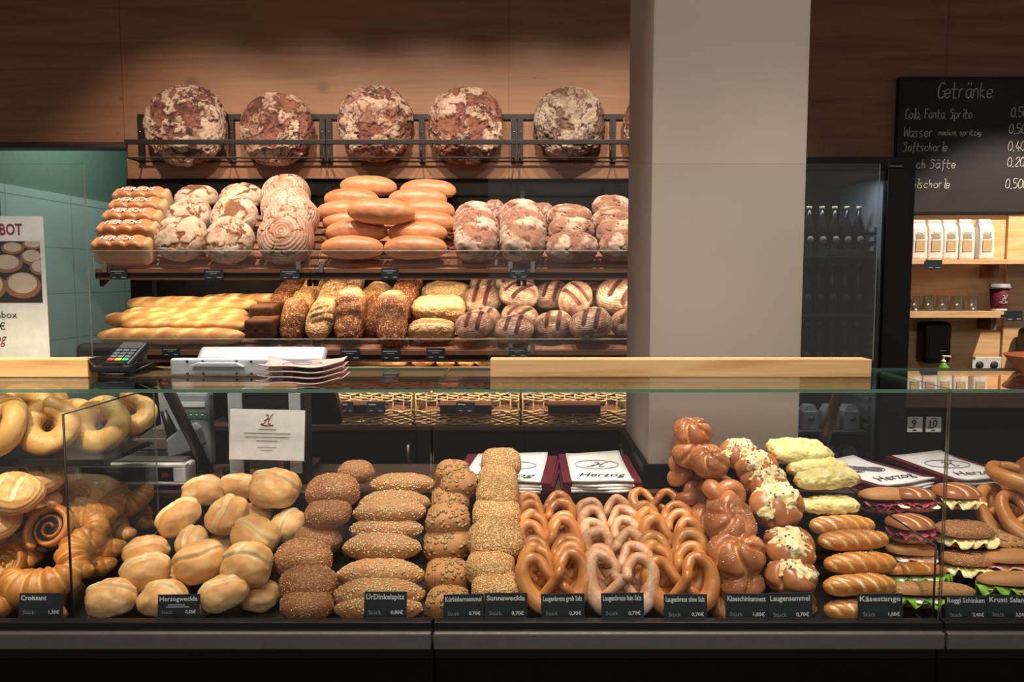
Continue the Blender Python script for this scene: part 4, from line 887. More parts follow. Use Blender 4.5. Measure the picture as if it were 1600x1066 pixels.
# chalkboard
bx0, bz0, bz1 = at(1402, 230, 4.16).x, zat(335, 4.16), zat(120, 4.16)
t = thing('chalkboard', 'black chalkboard with handwritten drinks prices on the wooden wall', 'chalkboard')
part('slate', MB().box((bx0+.012, 4.165, bz0+.012), (3.25, 4.198, bz1-.012)), 'board', t)
m = MB(); m.box((bx0, 4.16, bz0), (bx0+.012, 4.199, bz1)).box((bx0+.012, 4.16, bz1-.012), (3.25, 4.199, bz1)).box((bx0+.012, 4.16, bz0), (3.25, 4.199, bz0+.012))
part('frame', m, 'fridgeblack', t)
def chalk(s, px0, px1, py, hpx, rr=.0028):
    m = MB(); a, b_ = at(px0, py, 4.163), at(px1, py, 4.163); q = MB(); h = hpx*4.163/1200*1.0
    wd = strokes(q, s, 0, 0, h, 0, rr*.0 + .001); xs = [v[0] for v in q.v]; k = (b_.x - a.x)/(max(xs) - min(xs)); mn = min(xs)
    u = h/7.0; cxx = 0
    for ch in s:                                   # redraw with the width fitted, keeping the stroke round
        if ch == ' ': cxx += 4*u; continue
        for stt in GL[ch]:
            q2 = [(int(p[0]), int(p[1])-2) for p in stt.split()]; n = len(q2); pts = []
            for i in range(n-1):
                p0, p1, p2, p3 = q2[max(i-1,0)], q2[i], q2[i+1], q2[min(i+2,n-1)]
                for kk in range(4 if n > 2 else 1):
                    tt = kk/4; f = lambda A,B,C,D: .5*((2*B)+(-A+C)*tt+(2*A-5*B+4*C-D)*tt*tt+(-A+3*B-3*C+D)*tt**3); pts.append((f(p0[0],p1[0],p2[0],p3[0]), f(p0[1],p1[1],p2[1],p3[1])))
            pts.append(q2[-1]); m.tube([(a.x + (cxx + (c_ + d_*.12)*u - mn)*k, 4.1645, a.z + d_*u) for c_, d_ in pts], rr, 5, up=(0,1,0))
        cxx += (3 if ch in ',.il' else 6)*u*.95
    part('chalk_writing', m, 'chalk', t)
for ar in [('Getränke',1466,1551,153,23,.0034),('Cola, Fanta, Sprite',1415,1519,185,14),('Wasser',1413,1457,214,15),('medium, spritzig',1466,1533,211,8),('Saftschorle',1411,1480,236,13),('Rauch Säfte',1407,1493,263,13),('Apfelschorle',1400,1484,294,13),
           ('0,50€',1580,1614,182,14),('0,50€',1577,1611,208,14),('0,40€',1575,1610,235,14),('0,20€',1574,1609,260,14),('0,50€',1571,1606,294,14)]: chalk(*ar)
# coffee bags
def coffee_bag(px, w_, h, lab, y=4.03, rz=0):
    t = thing('coffee_bag', lab, 'coffee bag', (at(px, 375, y).x, y, z_s1 + .0005), (0, 0, R(rz)), 'white coffee bags on the upper shelf')
    a = w_/2; m = MB()
    prof = [(0, .038, a), (h*.05, .042, a*1.03), (h*.5, .043, a*1.03), (h*.78, .036, a*1.0), (h*.9, .018, a*.94), (h*.95, .012, a*.9), (h, .014, a*.86)]
    vs = []
    for z_, dy, dx in prof: vs += [(-dx, -dy, z_), (0, -dy*1.08, z_), (dx, -dy, z_), (dx*.93, 0, z_), (dx, dy, z_), (0, dy*1.05, z_), (-dx, dy, z_), (-dx*.93, 0, z_)]
    fs = [(i*8+k, i*8+(k+1)%8, (i+1)*8+(k+1)%8, (i+1)*8+k) for i in range(len(prof)-1) for k in range(8)] + [tuple(range(7,-1,-1)), tuple(range(8*(len(prof)-1), 8*len(prof)))]
    m.add(vs, fs); part('bag', m, 'coffeebag', t, bevel=.004)
    part('tin_tie', MB().box((-a*.9, -.018, h*.93), (a*.9, -.0125, h*.965)), 'white', t)
    part('tan_window', MB().box((-a*.62, -.0475, h*.2), (a*.62, -.0452, h*.48)), 'tan', t)
    m = MB(); text(m, 'GOLD', .022, 0, h*.60, -.047, bold=.0012, fit=a*1.15); text(m, 'STERN', .019, 0, h*.525, -.0478, bold=.0012, fit=a*1.15); part('lettering', m, 'goldprint', t)
for px, lab in ((1432, 'white coffee bag next to the fridge, half hidden by its black side'), (1456.5, 'white coffee bag second from the fridge on the upper shelf'), (1479.5, 'white coffee bag in the middle of the five on the upper shelf'), (1505, 'white coffee bag second from the free end of the upper shelf'), (1535, 'white coffee bag at the free end of the row, away from the fridge')):
    coffee_bag(px, .074, .205 if px < 1490 else .208, lab, rz=rng.uniform(-2.5, 2.5))
# tumblers, upside down
for k, (px, lab) in enumerate(((1427, 'upturned clear tumbler next to the fridge'), (1449, 'upturned clear tumbler second from the fridge'), (1471, 'upturned clear tumbler in the middle of the row'), (1494, 'upturned clear tumbler second from the red cup'), (1517, 'upturned clear tumbler next to the red cup'))):
    t = thing('tumbler', lab + ' on the lower wall shelf', 'glass', (at(px, 486, 4.0).x, 4.0, z_s2 + .0005), (0,0,0), 'upturned tumblers on the lower shelf')
    part('glass_wall', MB().lathe([(.0345,0),(.0345,.012),(.029,.078),(.027,.080),(0,.080),(0,.068),(.025,.068),(.032,.002),(.0345,0)], 24), 'tumbler', t)
    part('thick_base', MB().lathe([(.001,.069),(.026,.069),(.028,.079),(.001,.079)], 20), 'tumbler', t)
t = thing('paper_cup', 'dark red paper cup with white lid and script letter on the lower shelf', 'cup', (at(1560, 487, 4.02).x, 4.02, z_s2 + .0005))
part('cup_wall', MB().lathe([(0,0),(.036,0),(.036,.004),(.047,.118),(0,.118)], 28), 'maroon', t)
part('white_band', MB().lathe([(.0365,.0005),(.0372,.001),(.0375,.012),(.0365,.012)], 28), 'white', t)
part('lid', MB().lathe([(.047,.116),(.052,.117),(.052,.126),(.049,.128),(.047,.14),(.038,.142),(0,.140)], 28), 'greyplastic', t)
m = MB(); strokes(m, 'H', -.02, .05, .034, -.0435, .0014, shear=.3); m.tube([(-.024, -.043, .047), (-.002, -.0435, .041), (.02, -.0428, .046)], .0011, 5); part('printed_letter', m, 'white_ink', t)
# soap, sockets, coffee machine, wall dispenser
t = thing('wall_dispenser', 'black rounded dispenser box on the wall beneath the tumbler shelf', 'dispenser', (at(1458, 535, 4.14).x, 4.1845, zat(568, 4.1)))
hh = zat(503, 4.1) - zat(568, 4.1)
part('housing', MB().box((-.075, -.1, 0), (.075, 0, hh)), 'blackplastic', t, bevel=.025, seg=4); part('front_band', MB().box((-.05, -.104, hh*.25), (.05, -.1005, hh*.7)), 'fridgeblack', t)
part('small_mark', MB().box((.005, -.106, hh*.30), (.04, -.1043, hh*.33)), 'grey_ink', t)
t = thing('soap_bottle', 'small green soap bottle with a white pump on the back counter', 'soap bottle', (at(1473, 585, 3.98).x, 3.98, ZB + .0005))
hs = zat(556, 3.98) - ZB
part('soap_body', MB().lathe([(0,0),(.028,0),(.03,.01),(.03,hs*.6),(.014,hs*.72),(.012,hs*.76),(0,hs*.76)], 18), 'soap', t)
part('pump', MB().lathe([(0,hs*.76),(.013,hs*.76),(.013,hs*.84),(.005,hs*.86),(.005,hs*.95),(.009,hs*.96),(.009,hs),(0,hs)], 14).tube([(0,0,hs*.98),(.035,-.005,hs*.97)], .005, 8), 'white', t)
x0, x1 = at(1514, 565, 4.19).x, at(1559, 565, 4.19).x; z0, z1 = zat(576, 4.19) - .012, zat(557, 4.19)
t = thing('double_socket', 'white double power socket on the wall above the back counter', 'socket', ((x0+x1)/2, 4.169, (z0+z1)/2))
part('plate', MB().box((-(x1-x0)/2, -.012, -(z1-z0)/2), ((x1-x0)/2, 0, (z1-z0)/2)), 'white', t, bevel=.003)
for s_ in (-1, 1): part('outlet', MB().lathe([(.0,.0),(.021,.0),(.021,.003),(.0,.003)], 20, mat=Matrix.Translation((s_*(x1-x0)/4, -.0122, -.004)) @ Matrix.Rotation(R(90), 4, 'X')), 'darkgrey', t)
t = thing('coffee_machine', 'black machine on the back counter behind the terracotta bowl', 'coffee machine', (at(1588, 560, 4.13).x + .18, 4.0, ZB + .0005))
part('housing', MB().box((-.18, -.13, 0), (.18, .15, zat(516, 3.9) - ZB)), 'blackplastic', t, bevel=.03, seg=4); part('drip_tray', MB().box((-.15, -.2, 0), (.15, -.131, .03)), 'darkgrey', t)
t = tag(new('terracotta_bowl', MB().lathe([(0,0),(.062,0),(.07,.006),(.088,.034),(.092,.036),(.089,.032),(.068,.010),(0,.008)], 36).mesh('terracotta_bowl'), 'terracotta', None, (at(1640, 583, 1.66).x, 1.655, ZT + .0005)), 'brown terracotta bowl standing on the counter glass before the black machine', 'bowl')
# ------------------------------------------------------------------ price tags
def price_tag(x0, y0, x1, y1, Y, lab, name=None, group=None, lines=(), rz=0, bars=(), price=None, tilt=-8):
    a, b_ = at(x0, (y0+y1)/2, Y), at(x1, (y0+y1)/2, Y); wd = b_.x - a.x; zb, zt = zat(y1, Y), zat(y0, Y); h = zt - zb
    t = thing('price_tag', lab, 'price tag', ((a.x+b_.x)/2, Y, zb), (R(tilt), R(rz), 0), group)
    part('card', MB().box((-wd/2, 0, 0), (wd/2, .0016, h)), 'tagblack', t, bevel=.0006)
    m = MB(); g = MB()
    if name:
        text(m, name, h*.27, -wd*.46, h*.72, -.0006, 'LEFT', bold=h*.006, fit=wd*.90 if len(name) > 9 else None)
        text(g, 'Stück', h*.22, -wd*.40, h*.16, -.0006, 'LEFT'); text(m, price, h*.2, wd*.42, h*.17, -.0006, 'RIGHT', bold=h*.004)
    for (bx, bz, bw, bh) in bars: g.box((-wd/2 + bx*wd, -.0007, bz*h), (-wd/2 + (bx+bw)*wd, -.0003, (bz+bh)*h))
    if m.v: part('lettering', m, 'white_ink', t)
    if g.v: part('small_lettering', g, 'grey_ink', t)
TY = 1.413
for (x0, y0, x1, y1, nm, pr, lab) in [
    (27,929,97,966,'Croissant','1,30€','black price tag reading Croissant, partly behind the divider'), (245,931,311,965,'Herzogweckla','0,50€','black price tag reading Herzogweckla before the white rolls'),
    (568,927,635,967,'UrDinkelspitz','0,80€','black price tag reading UrDinkelspitz'), (693,931,756,968,'Kürbiskernsemmel','0,70€','black price tag reading Kürbiskernsemmel'),
    (757.5,929,824,968,'Sunnaweckla','0,70€','black price tag reading Sunnaweckla'), (846,930,914,968,'Laugenbreze grob Salz','0,70€','black price tag reading Laugenbreze grob Salz'),
    (940,929,1007,968,'Laugenbreze fein Salz','0,70€','black price tag reading Laugenbreze fein Salz'), (1038,931,1106,970,'Laugenbreze ohne Salz','0,70€','black price tag reading Laugenbreze ohne Salz'),
    (1134,930,1201,970,'Käseschinkennest','1,80€','black price tag reading Käseschinkennest'), (1202,929,1271,971,'Laugensemmel','0,70€','black price tag reading Laugensemmel'),
    (1342,930,1413,970,'Käsestange','1,80€','black price tag reading Käsestange'), (1479,933,1544,970,'Roggi Schinken','3,40€','black price tag reading Roggi Schinken'),
    (1544.5,932,1612,970,'Krusti Salami','3,50€','black price tag reading Krusti Salami')]:
    price_tag(x0, y0, x1, y1, TY, lab, nm, 'black counter price tags', price=pr, rz=rng.uniform(-1, 1), bars=((.25,.52,.4,.05),(.2,.43,.55,.05)) if nm == 'Herzogweckla' else (), tilt=-10)
wl = [(171,420,199,437,'under the packed toast loaves'),(319,421,349,437,'under the first floury loaves'),(438,421,468,437,'under the ringed loaves'),(596,419,623,437,'under the long golden loaves'),(797,420,824,436,'under the brown rye loaves')]
w2 = [(253,543,281,557,'under the baguettes'),(532,545,563,563,'under the pale seeded loaves'),(596,545,626,563,'under the dark seeded loaves'),(666,544,696,562,'under the oat crust loaves'),(795,544,824,559,'under the slashed loaves'),(597,585,623,598,'on the flat shelf below')]
for k, (a, b_, c_, d_, lab) in enumerate(wl + w2):
    price_tag(a, b_, c_, d_, 3.548 if k == 10 else 3.556, 'small black price tag ' + lab, group='small black shelf tags', bars=((.08,.72,.75,.09),(.3,.55,.35,.06),(.15,.16,.2,.08),(.66,.16,.24,.10)), tilt=0)
for (a, b_, c_, d_, lab, rz) in [(534,628,552,646,'small black tag on the basket beside the till, nearer the till',0),(573,628,602,646,'small black tag on the basket beside the till, nearer the middle basket',0),(712,628,741,646,'small black tag hanging tilted on the middle wicker basket',3)]:
    price_tag(a, b_, c_, d_, 3.472, lab, group='small black basket tags', bars=((.1,.7,.4,.12),(.15,.18,.2,.09),(.62,.18,.22,.09)), rz=rz, tilt=0)
price_tag(1446, 406, 1472, 421, 3.944, 'small black price tag below the coffee bags', group='small black shelf tags', bars=((.2,.15,.25,.08),(.6,.15,.3,.08)), tilt=0, rz=1)
price_tag(1572, 486, 1598, 502, 3.944, 'small black price tag at the end of the tumbler shelf', group='small black shelf tags', bars=((.12,.15,.25,.09),(.65,.15,.25,.09)), tilt=0, rz=-2)
part('clip', MB().box((at(1565,494,3.945).x, 3.946, zat(495,3.945)), (at(1585,494,3.945).x, 3.95, zat(492,3.945))), 'blackmetal', bpy.data.objects['wall_shelf.001'])

# ------------------------------------------------------------------ printed paper bags on the worktop
def bag_stack(px0, px1, py0, where, yaw, n=4, Yf=1.785, length=.30, wid=None, pic=0):
    a, b_ = at(px0, py0, Yf), at(px1, py0, Yf); wd = wid or (b_.x - a.x); th = .0062
    for k in range(n):
        jx, jr = rng.uniform(-.004,.004), rng.uniform(-2, 2); top = k == n-1
        if top: jx = jr = 0
        t = thing('paper_bag', ('topmost printed white paper bag of the stack ' if top else 'white paper bag lower in the stack ') + where, 'paper bag', ((a.x+b_.x)/2 + jx, Yf, PLATE + .0005 + k*(th+.0004)), (0, 0, R(yaw + jr)), 'paper bags stacked ' + where)
        m = MB(); nx, ny = 8, 8; vs = []; g = wd*.11
        for zz in (0, th):
            for j in range(ny+1):
                for i in range(nx+1):
                    u, v = i/nx, j/ny; curl = (.010*max(0, v-.8)*5*max(0,u-.2) if top else 0) + (.006*(max(0,.12-v)/.12)**2 if top else 0)
                    vs.append((-wd/2 + g + u*(wd-2*g), v*length + .004*math.sin(u*7+k)*(v < .01), zz + curl))
        q = (nx+1)*(ny+1); fs = []
        for j in range(ny):
            for i in range(nx): o_ = j*(nx+1)+i; fs += [(o_, o_+nx+1, o_+nx+2, o_+1), (q+o_, q+o_+1, q+o_+nx+2, q+o_+nx+1)]
        bd = [i for i in range(nx+1)] + [(nx+1)*j+nx for j in range(1, ny+1)] + [(nx+1)*ny+i for i in range(nx-1,-1,-1)] + [(nx+1)*j for j in range(ny-1,0,-1)]
        fs += [(bd[i], bd[(i+1)%len(bd)], bd[(i+1)%len(bd)]+q, bd[i]+q) for i in range(len(bd))]
        m.add(vs, fs, 0, True); part('paper_sheet', m, 'paper', t)
        part('maroon_gusset', MB().box((-wd/2, .004, .0005), (-wd/2+g-.0003, length-.004, th*.8)).box((wd/2-g+.0003, .004, .0005), (wd/2, length-.004, th*.8)), 'maroon', t)
        if top:
            m = MB(); zt = th + .0012; F = Matrix.Translation((0, 0, zt)) @ Matrix.Rotation(R(-90), 4, 'X')
            cy = length*.56
            if pic == 0:
                m.tube([(wd*.30*math.cos(x), cy + length*.15*math.sin(x), zt) for x in [i*math.pi/16 for i in range(33)]], .0009, 4)
                G = Matrix.Translation((0, cy - .022, zt)) @ Matrix.Rotation(R(-90), 4, 'X'); strokes(m, 'H', -.028, 0, .045, 0, .0012, shear=.45, mat=G)
            else:
                for (cx_, cy_, r_) in ((-.03,.0,.022),(.0,.012,.02),(.025,-.01,.026)):
                    for e in (1, .7, .4): m.tube([(cx_ + r_*e*math.cos(x), cy + cy_ + r_*.8*e*math.sin(x), zt) for x in [i*math.pi/8 for i in range(17)]], .0009, 4)
                for e in range(5): m.tube([(-.06 + e*.012, cy+.05, zt), (.0 + e*.012, cy-.02, zt)], .0007, 4)
            part('printed_emblem', m, 'ink', t)
            m = MB()
            text(m, 'Herzog', .052, 0, 0, 0, shear=.4, bold=.0, fit=wd*.62, mat=Matrix.Translation((0, length*.16, zt)) @ Matrix.Rotation(R(-90), 4, 'X'))
            pass
            part('printed_name', m, 'inkdark', t)
bag_stack(700, 862, 772, 'behind the sesame rolls', -5, 4, 1.775, .29)
bag_stack(880, 1004, 771, 'beside the pillar base', 0, 4, 1.775, .30)
bag_stack(1375, 1475, 768, 'behind the yellow cheese sticks', 24, 3, 1.79, .25, wid=.20, pic=1)
bag_stack(1500, 1600, 752, 'standing at the back behind the pretzel sandwich', 10, 4, 1.80, .27, wid=.19)

# ------------------------------------------------------------------ till corner
t = thing('till_screen', 'black touchscreen till seen from its back, with a silver top edge', 'till')
p0, p1 = Vector((0, 1.95, zat(545, 1.95))), Vector((0, 2.13, zat(646, 2.13))); x0, x1 = at(315, 545, 1.95).x, at(511, 545, 1.95).x
an = math.atan2(p1.z - p0.z, p1.y - p0.y); L = (p1 - p0).length; mt = Matrix.Translation(((x0+x1)/2, p0.y, p0.z)) @ Matrix.Rotation(an, 4, 'X'); hw = (x1-x0)/2
s = new('screen_back', MB().box((-hw, .016, -.045), (hw, L, 0)).mesh('screen_back'), 'blackplastic', t, bevel=.012, seg=3); s.matrix_local = mt
s = new('silver_edge', MB().box((-hw-.002, -.008, -.047), (hw+.002, .0155, .006)).mesh('silver_edge'), 'silver', t, bevel=.012, seg=4); s.matrix_local = mt
s = new('vent_strip', MB().box((-hw*.93, .03, -.0475), (hw*.93, .05, -.0455)).mesh('vent_strip'), 'darkgrey', t); s.matrix_local = mt
part('stand', MB().prism([((x0+x1)/2-.05, PLATE+.02), ((x0+x1)/2+.05, PLATE+.02), ((x0+x1)/2+.035, 1.235), ((x0+x1)/2-.035, 1.235)], 2.0, 2.045), 'blackplastic', t, bevel=.004)
part('foot', MB().box(((x0+x1)/2-.11, 1.93, PLATE+.0005), ((x0+x1)/2+.11, 2.055, PLATE+.02)), 'blackplastic', t, bevel=.006)
t = thing('customer_display', 'silver back plate of a customer display standing on the glass before the till', 'display')
x0, x1 = at(265, 576, 1.575).x, at(440, 576, 1.575).x; z0, z1 = ZT + .0008, zat(560, 1.575)
part('back_plate', MB().box((x0, 1.575, z0), (x1, 1.590, z1)), 'silver', t, bevel=.006, seg=3)
part('raised_bar', MB().prism([(x0+(x1-x0)*.2, (z0+z1)/2+.002), (x0+(x1-x0)*.68, (z0+z1)/2+.002), (x0+(x1-x0)*.62, (z0+z1)/2+.011), (x0+(x1-x0)*.26, (z0+z1)/2+.011)], 1.562, 1.5745), 'silver', t, bevel=.002)
for fx_ in (.16, .3, .6, .73):
    for zz in (z0+.006, z1-.006): part('screw', MB().lathe([(0,0),(.0028,0),(.0028,.0015),(0,.002)], 8, mat=Matrix.Translation((x0+(x1-x0)*fx_, 1.5748, zz)) @ Matrix.Rotation(R(90), 4, 'X')), 'darkgrey', t)
part('blue_corner', MB().box((x1-.020, 1.5735, z1-.018), (x1-.008, 1.5747, z1-.003)), 'frame_dark', t)
part('foot', MB().box((x0+.03, 1.5905, ZT+.0008), (x1-.03, 1.64, ZT+.006)), 'darkgrey', t)
# card terminal on a stand standing on the glass
c = at(208, 578, 1.64)
t = thing('card_terminal', 'black card terminal with red, yellow and green keys in a cradle on the glass top', 'card terminal', (c.x, 1.60, ZT + .0005), (0, 0, R(-6))); t.scale = (.8, .8, .8)
part('cradle', MB().prism([(-.055, .012), (.05, .012), (.062, .035), (.045, .028), (-.045, .028), (-.066, .05)], -.05, .06).box((-.045, -.04, 0), (.045, .05, .0125)), 'blackplastic', t, bevel=.004)
sl = R(30); mt = Matrix.Translation((0, -.03, .028)) @ Matrix.Rotation(sl, 4, 'X')
s = new('terminal_body', MB().box((-.039, 0, -.02), (.039, .105, .006)).mesh('terminal_body'), 'blackplastic', t, bevel=.008, seg=3); s.matrix_local = mt
for r_ in range(4):
    for k in range(3):
        key = MB().box((-.028 + k*.0195, .012 + r_*.0135, .0055), (-.0115 + k*.0195, .0225 + r_*.0135, .009)); s = new('key', key.mesh('key'), (['red_key','yellow_key','green_key'][k] if r_ == 0 else 'grey_key'), t, bevel=.001); s.matrix_local = mt
s = new('screen', MB().box((-.03, .07, .0058), (.03, .098, .0068)).mesh('screen'), 'darkgrey', t); s.matrix_local = mt
m = MB()
for k in range(3): m.tube([(.03 + .012*math.cos(a*.5), -.01 + .03*math.sin(a*.5), .016 + .007*k + .004*math.sin(a*.9+k)) for a in range(0, 14)] + [(.085 + .004*k, .03, .012)], .0028, 6)
m.tube([(-.05, -.035, .02), (-.01, -.055, .008), (.03, -.05, .008), (.06, -.02, .02), (.09, .0, .035)], .003, 6)
part('spiral_cable', m, 'blackplastic', t)
t = thing('till_printer', 'black rounded box on the glass behind the card terminal and the beam end', 'printer', (at(168, 560, 1.68).x, 1.68, ZT + .0008))
part('housing', MB().box((-.075, -.0, 0), (.07, .045, zat(538, 1.68) - ZT)), 'blackplastic', t, bevel=.015, seg=3); part('hood', MB().box((-.06, -.008, .02), (.055, -.0005, .032)), 'darkgrey', t, bevel=.003)
# change trays on the glass
cx_ = at(477, 592, 1.495)
for k in range(4):
    t = thing('change_tray', ['lowest of the stacked wavy rose plastic trays on the glass', 'second lowest wavy rose plastic tray on the glass', 'second highest wavy rose plastic tray on the glass', 'top wavy rose plastic tray of the stack on the glass'][k], 'tray', (cx_.x, 1.495, ZT + .0025 + k*.0105), (0, 0, R(4 + 2*k)), 'stacked wavy trays')
    m = MB(); N = 14; vs = []
    for zz in (0, .0022):
        for j in range(N+1):
            for i in range(N+1):
                u, v = i/N*2-1, j/N*2-1; pin = 1 - .16*(1 - u*u)*abs(v)**2; pin2 = 1 - .08*(1 - v*v)*abs(u)**2
                vs.append((u*.078*pin2, v*.06*pin, zz + .007*(u*u*v*v) + .003*abs(u)**4 + .002*math.sin(u*5)*v))
    q = (N+1)**2; fs = []
    for j in range(N):
        for i in range(N): o_ = j*(N+1)+i; fs += [(o_, o_+N+1, o_+N+2, o_+1), (q+o_, q+o_+1, q+o_+N+2, q+o_+N+1)]
    bd = list(range(N+1)) + [(N+1)*j+N for j in range(1,N+1)] + [(N+1)*N+i for i in range(N-1,-1,-1)] + [(N+1)*j for j in range(N-1,0,-1)]
    fs += [(bd[i], bd[(i+1)%len(bd)], bd[(i+1)%len(bd)]+q, bd[i]+q) for i in range(len(bd))]
    m.add(vs, fs, 0, True); part('tray_dish', m, 'rosa', t)
    part('swirl_pattern', MB().tube([(.045*math.cos(a*.3)*(.3+a*.02), .03*math.sin(a*.3)*(.3+a*.02), .0034) for a in range(0, 34)], .0009, 4), 'greyplastic', t)
# black stand with grey strips and the paper notice before it
xa, xb = at(362, 680, 1.85).x, at(474, 680, 1.85).x
t = thing('equipment_stand', 'black upright equipment stand with two grey strips behind the paper notice', 'stand')
zt = zat(613, 1.85) 
part('housing', MB().box((xa, 1.85, PLATE+.0005), (xb+.004, 1.915, zt)), 'blackplastic', t, bevel=.004)
for a, b_ in ((xa-.004, xa + (xb-xa)*.17), (xb - (xb-xa)*.18, xb-.004)): part('grey_strip', MB().box((a, 1.842, PLATE+.03), (b_, 1.8495, zt-.002)), 'silver', t)
part('oak_top', MB().box((at(255,610,1.86).x, 1.845, zt+.0005), (xb-.012, 1.91, zt+.017)), 'oak', t, bevel=.001)
nx0, nx1 = at(358, 680, 1.805).x, at(475, 680, 1.805).x; nz0, nz1 = zat(719, 1.80), zat(640, 1.81); hN = nz1 - nz0; wN = nx1 - nx0
t = thing('paper_notice', 'white paper notice with a dark red script letter in a clear holder', 'notice', ((nx0+nx1)/2, 1.80, nz0), (R(-5), R(1.2), 0))
part('sheet', MB().box((-wN/2, 0, 0), (wN/2, .0012, hN)), 'paper', t)
part('clear_holder', MB().box((-wN/2-.003, .0016, -.004), (wN/2+.003, .0036, hN+.003)).box((-.04, .0016, PLATE - nz0 + .002), (.04, .0036, -.004)), 'glass', t)
m = MB(); strokes(m, 'H', -.014, hN*.73, .022, -.0008, .0007, shear=.4); m.tube([(-.016,-.0008,hN*.71),(-.002,-.0008,hN*.68),(.014,-.0008,hN*.70)], .0011, 5); part('script_letter', m, 'wine', t)
m = MB()
for zz, ww, hh in ((.60,.24,.010),(.525,.62,.010),(.45,.60,.010),(.375,.28,.010),(.25,.26,.006),(.19,.16,.006)): m.box((-wN*ww/2, -.0006, hN*zz), (wN*ww/2, -.0002, hN*(zz+hh)))
part('small_lettering', m, 'ink', t)
# scale and slicer
Ys = 1.80; xa, xb = at(115, 742, Ys).x, at(290, 742, Ys).x; za, zb = zat(758, Ys), zat(726, Ys)
t = thing('shop_scale', 'white shop scale with a dark display window behind the croissants', 'scale')
part('housing', MB().box((xa+.02, Ys+.022, PLATE+.0005), (xb-.01, 1.885, zb-.006)), 'white', t, bevel=.008, seg=3)
part('display_frame', MB().box((xa, Ys, za), (xb, Ys+.0215, za+.006)).box((xa, Ys, zb-.008), (xb, Ys+.0215, zb)).box((xa, Ys, za+.0062), (xa+.014, Ys+.0215, zb-.0082)).box((xb-.030, Ys, za+.0062), (xb, Ys+.0215, zb-.0082)), 'white', t, bevel=.002)
part('display_window', MB().box((xa+.0142, Ys+.008, za+.0062), (xb-.0302, Ys+.021, zb-.0082)), 'fridgeblack', t)
part('red_digit', MB().box((xb-.06, Ys+.0066, za+.018), (xb-.045, Ys+.0078, za+.026)), 'redled', t)
part('platter', MB().box((xa+.04, Ys+.03, zb-.005), (xb-.02, 1.88, zb+.003)), 'steel', t, bevel=.003)
c = at(245, 702, 1.945)
t = thing('bread_slicer', 'grey metal slicing machine with a black knob behind the ring breads', 'slicer', (c.x, 1.945, 1.02 + .066))
part('silver_block', MB().box((-.035, -.03, .0), (.04, .028, .03)).prism([(-.035,.0302),(.04,.0302),(.03,.055),(.0,.055)], -.02, .028), 'steel', t, bevel=.003)
part('knob', MB().tube([(-.036,-.01,.016),(-.062,-.01,.016)], .017, 18), 'blackplastic', t, bevel=.002)
part('tilted_tray', MB().prism([(.05,-.02),(.11,.0),(.10,.045),(.085,.06),(.045,.03)], -.05, .05), 'greyplastic', t, bevel=.006)
part('black_lever', MB().tube([(.03,-.02,.1),(.055,-.02,.03)], [.008,.016], 8), 'blackplastic', t)
part('upright_arm', MB().prism([(.0,.03),(.042,.03),(.02,.17),(-.01,.17)], .030, .050), 'silver', t, bevel=.003)
part('base_block', MB().box((-.04, -.028, -.062), (.09, .052, -.0005)), 'darkgrey', t, bevel=.004)
c = at(300, 640, 2.0)
t = thing('label_printer', 'light grey label printer with green key strip behind the paper notice', 'printer', (c.x, 2.034, PLATE + .0005)); hp = zat(614, 1.99) - PLATE
part('housing', MB().box((-.07, -.02, 0), (.038, .024, hp)), 'greyplastic', t, bevel=.012, seg=3)
zz = zat(652, 1.97) - PLATE; part('key_strip', MB().box((-.02, -.0225, zz-.012), (.034, -.0205, zz+.006)), 'greenpaint', t)
for k in range(3): part('round_key', MB().lathe([(0,0),(.003,0),(.003,.001),(0,.0012)], 10, mat=Matrix.Translation((-.008 + k*.015, -.0226, zz-.003)) @ Matrix.Rotation(R(90), 4, 'X')), 'silver', t)
part('paper_slot', MB().box((-.07, -.024, hp*.80), (.03, -.0205, hp*.86)), 'white', t)

# ring bread tray
zt_ = zat(716, 1.60)
t = thing('black_tray', 'black tray raised over the croissants, holding the ring breads', 'tray')
x1 = -.872; x0 = -1.45
part('tray_dish', MB().box((x0, 1.58, zt_-.006), (x1, 1.76, zt_)).box((x0, 1.575, zt_-.012), (x1, 1.58, zt_+.004)).box((x1-.005, 1.5805, zt_), (x1, 1.745, zt_+.006)), 'blackplastic', t, bevel=.0015)
for xx in (x0+.02,):
    for yy in (1.61, 1.735): part('leg', MB().cyl((xx, yy, bed_z(yy)+.004), (xx, yy, zt_-.0065), .005, 8), 'blackmetal', t)

# ------------------------------------------------------------------ ordinals
ORD = ['first','second','third','fourth','fifth','sixth','seventh','eighth','ninth','tenth','eleventh','twelfth','thirteenth','fourteenth','fifteenth']
def Yc(py): return 1.463 + (950 - py)*.00142
def YA(py): return 3.645 + (388 - py)*.0040
def YB(py): return 3.68 + (510 - py)*.0056
def lay(rows, key, fn, n, name, cat, group, labfn, rot=(28,0,0), jit=(6,6,10), Yf=Yc, s=1.0, dy=0.0):
    for i, r_ in enumerate(rows):
        px, py = r_[0], r_[1]; Y = (r_[2] if len(r_) > 2 and r_[2] else Yf(py)) + dy; ro = r_[3] if len(r_) > 3 and r_[3] else tuple(rot[k] + rng.uniform(-jit[k], jit[k]) for k in range(3)); sc = r_[4] if len(r_) > 4 else s
        put(key, fn, n, name, at(px, py, Y), ro, labfn(i) if callable(labfn) else labfn[i], cat, group, sc)

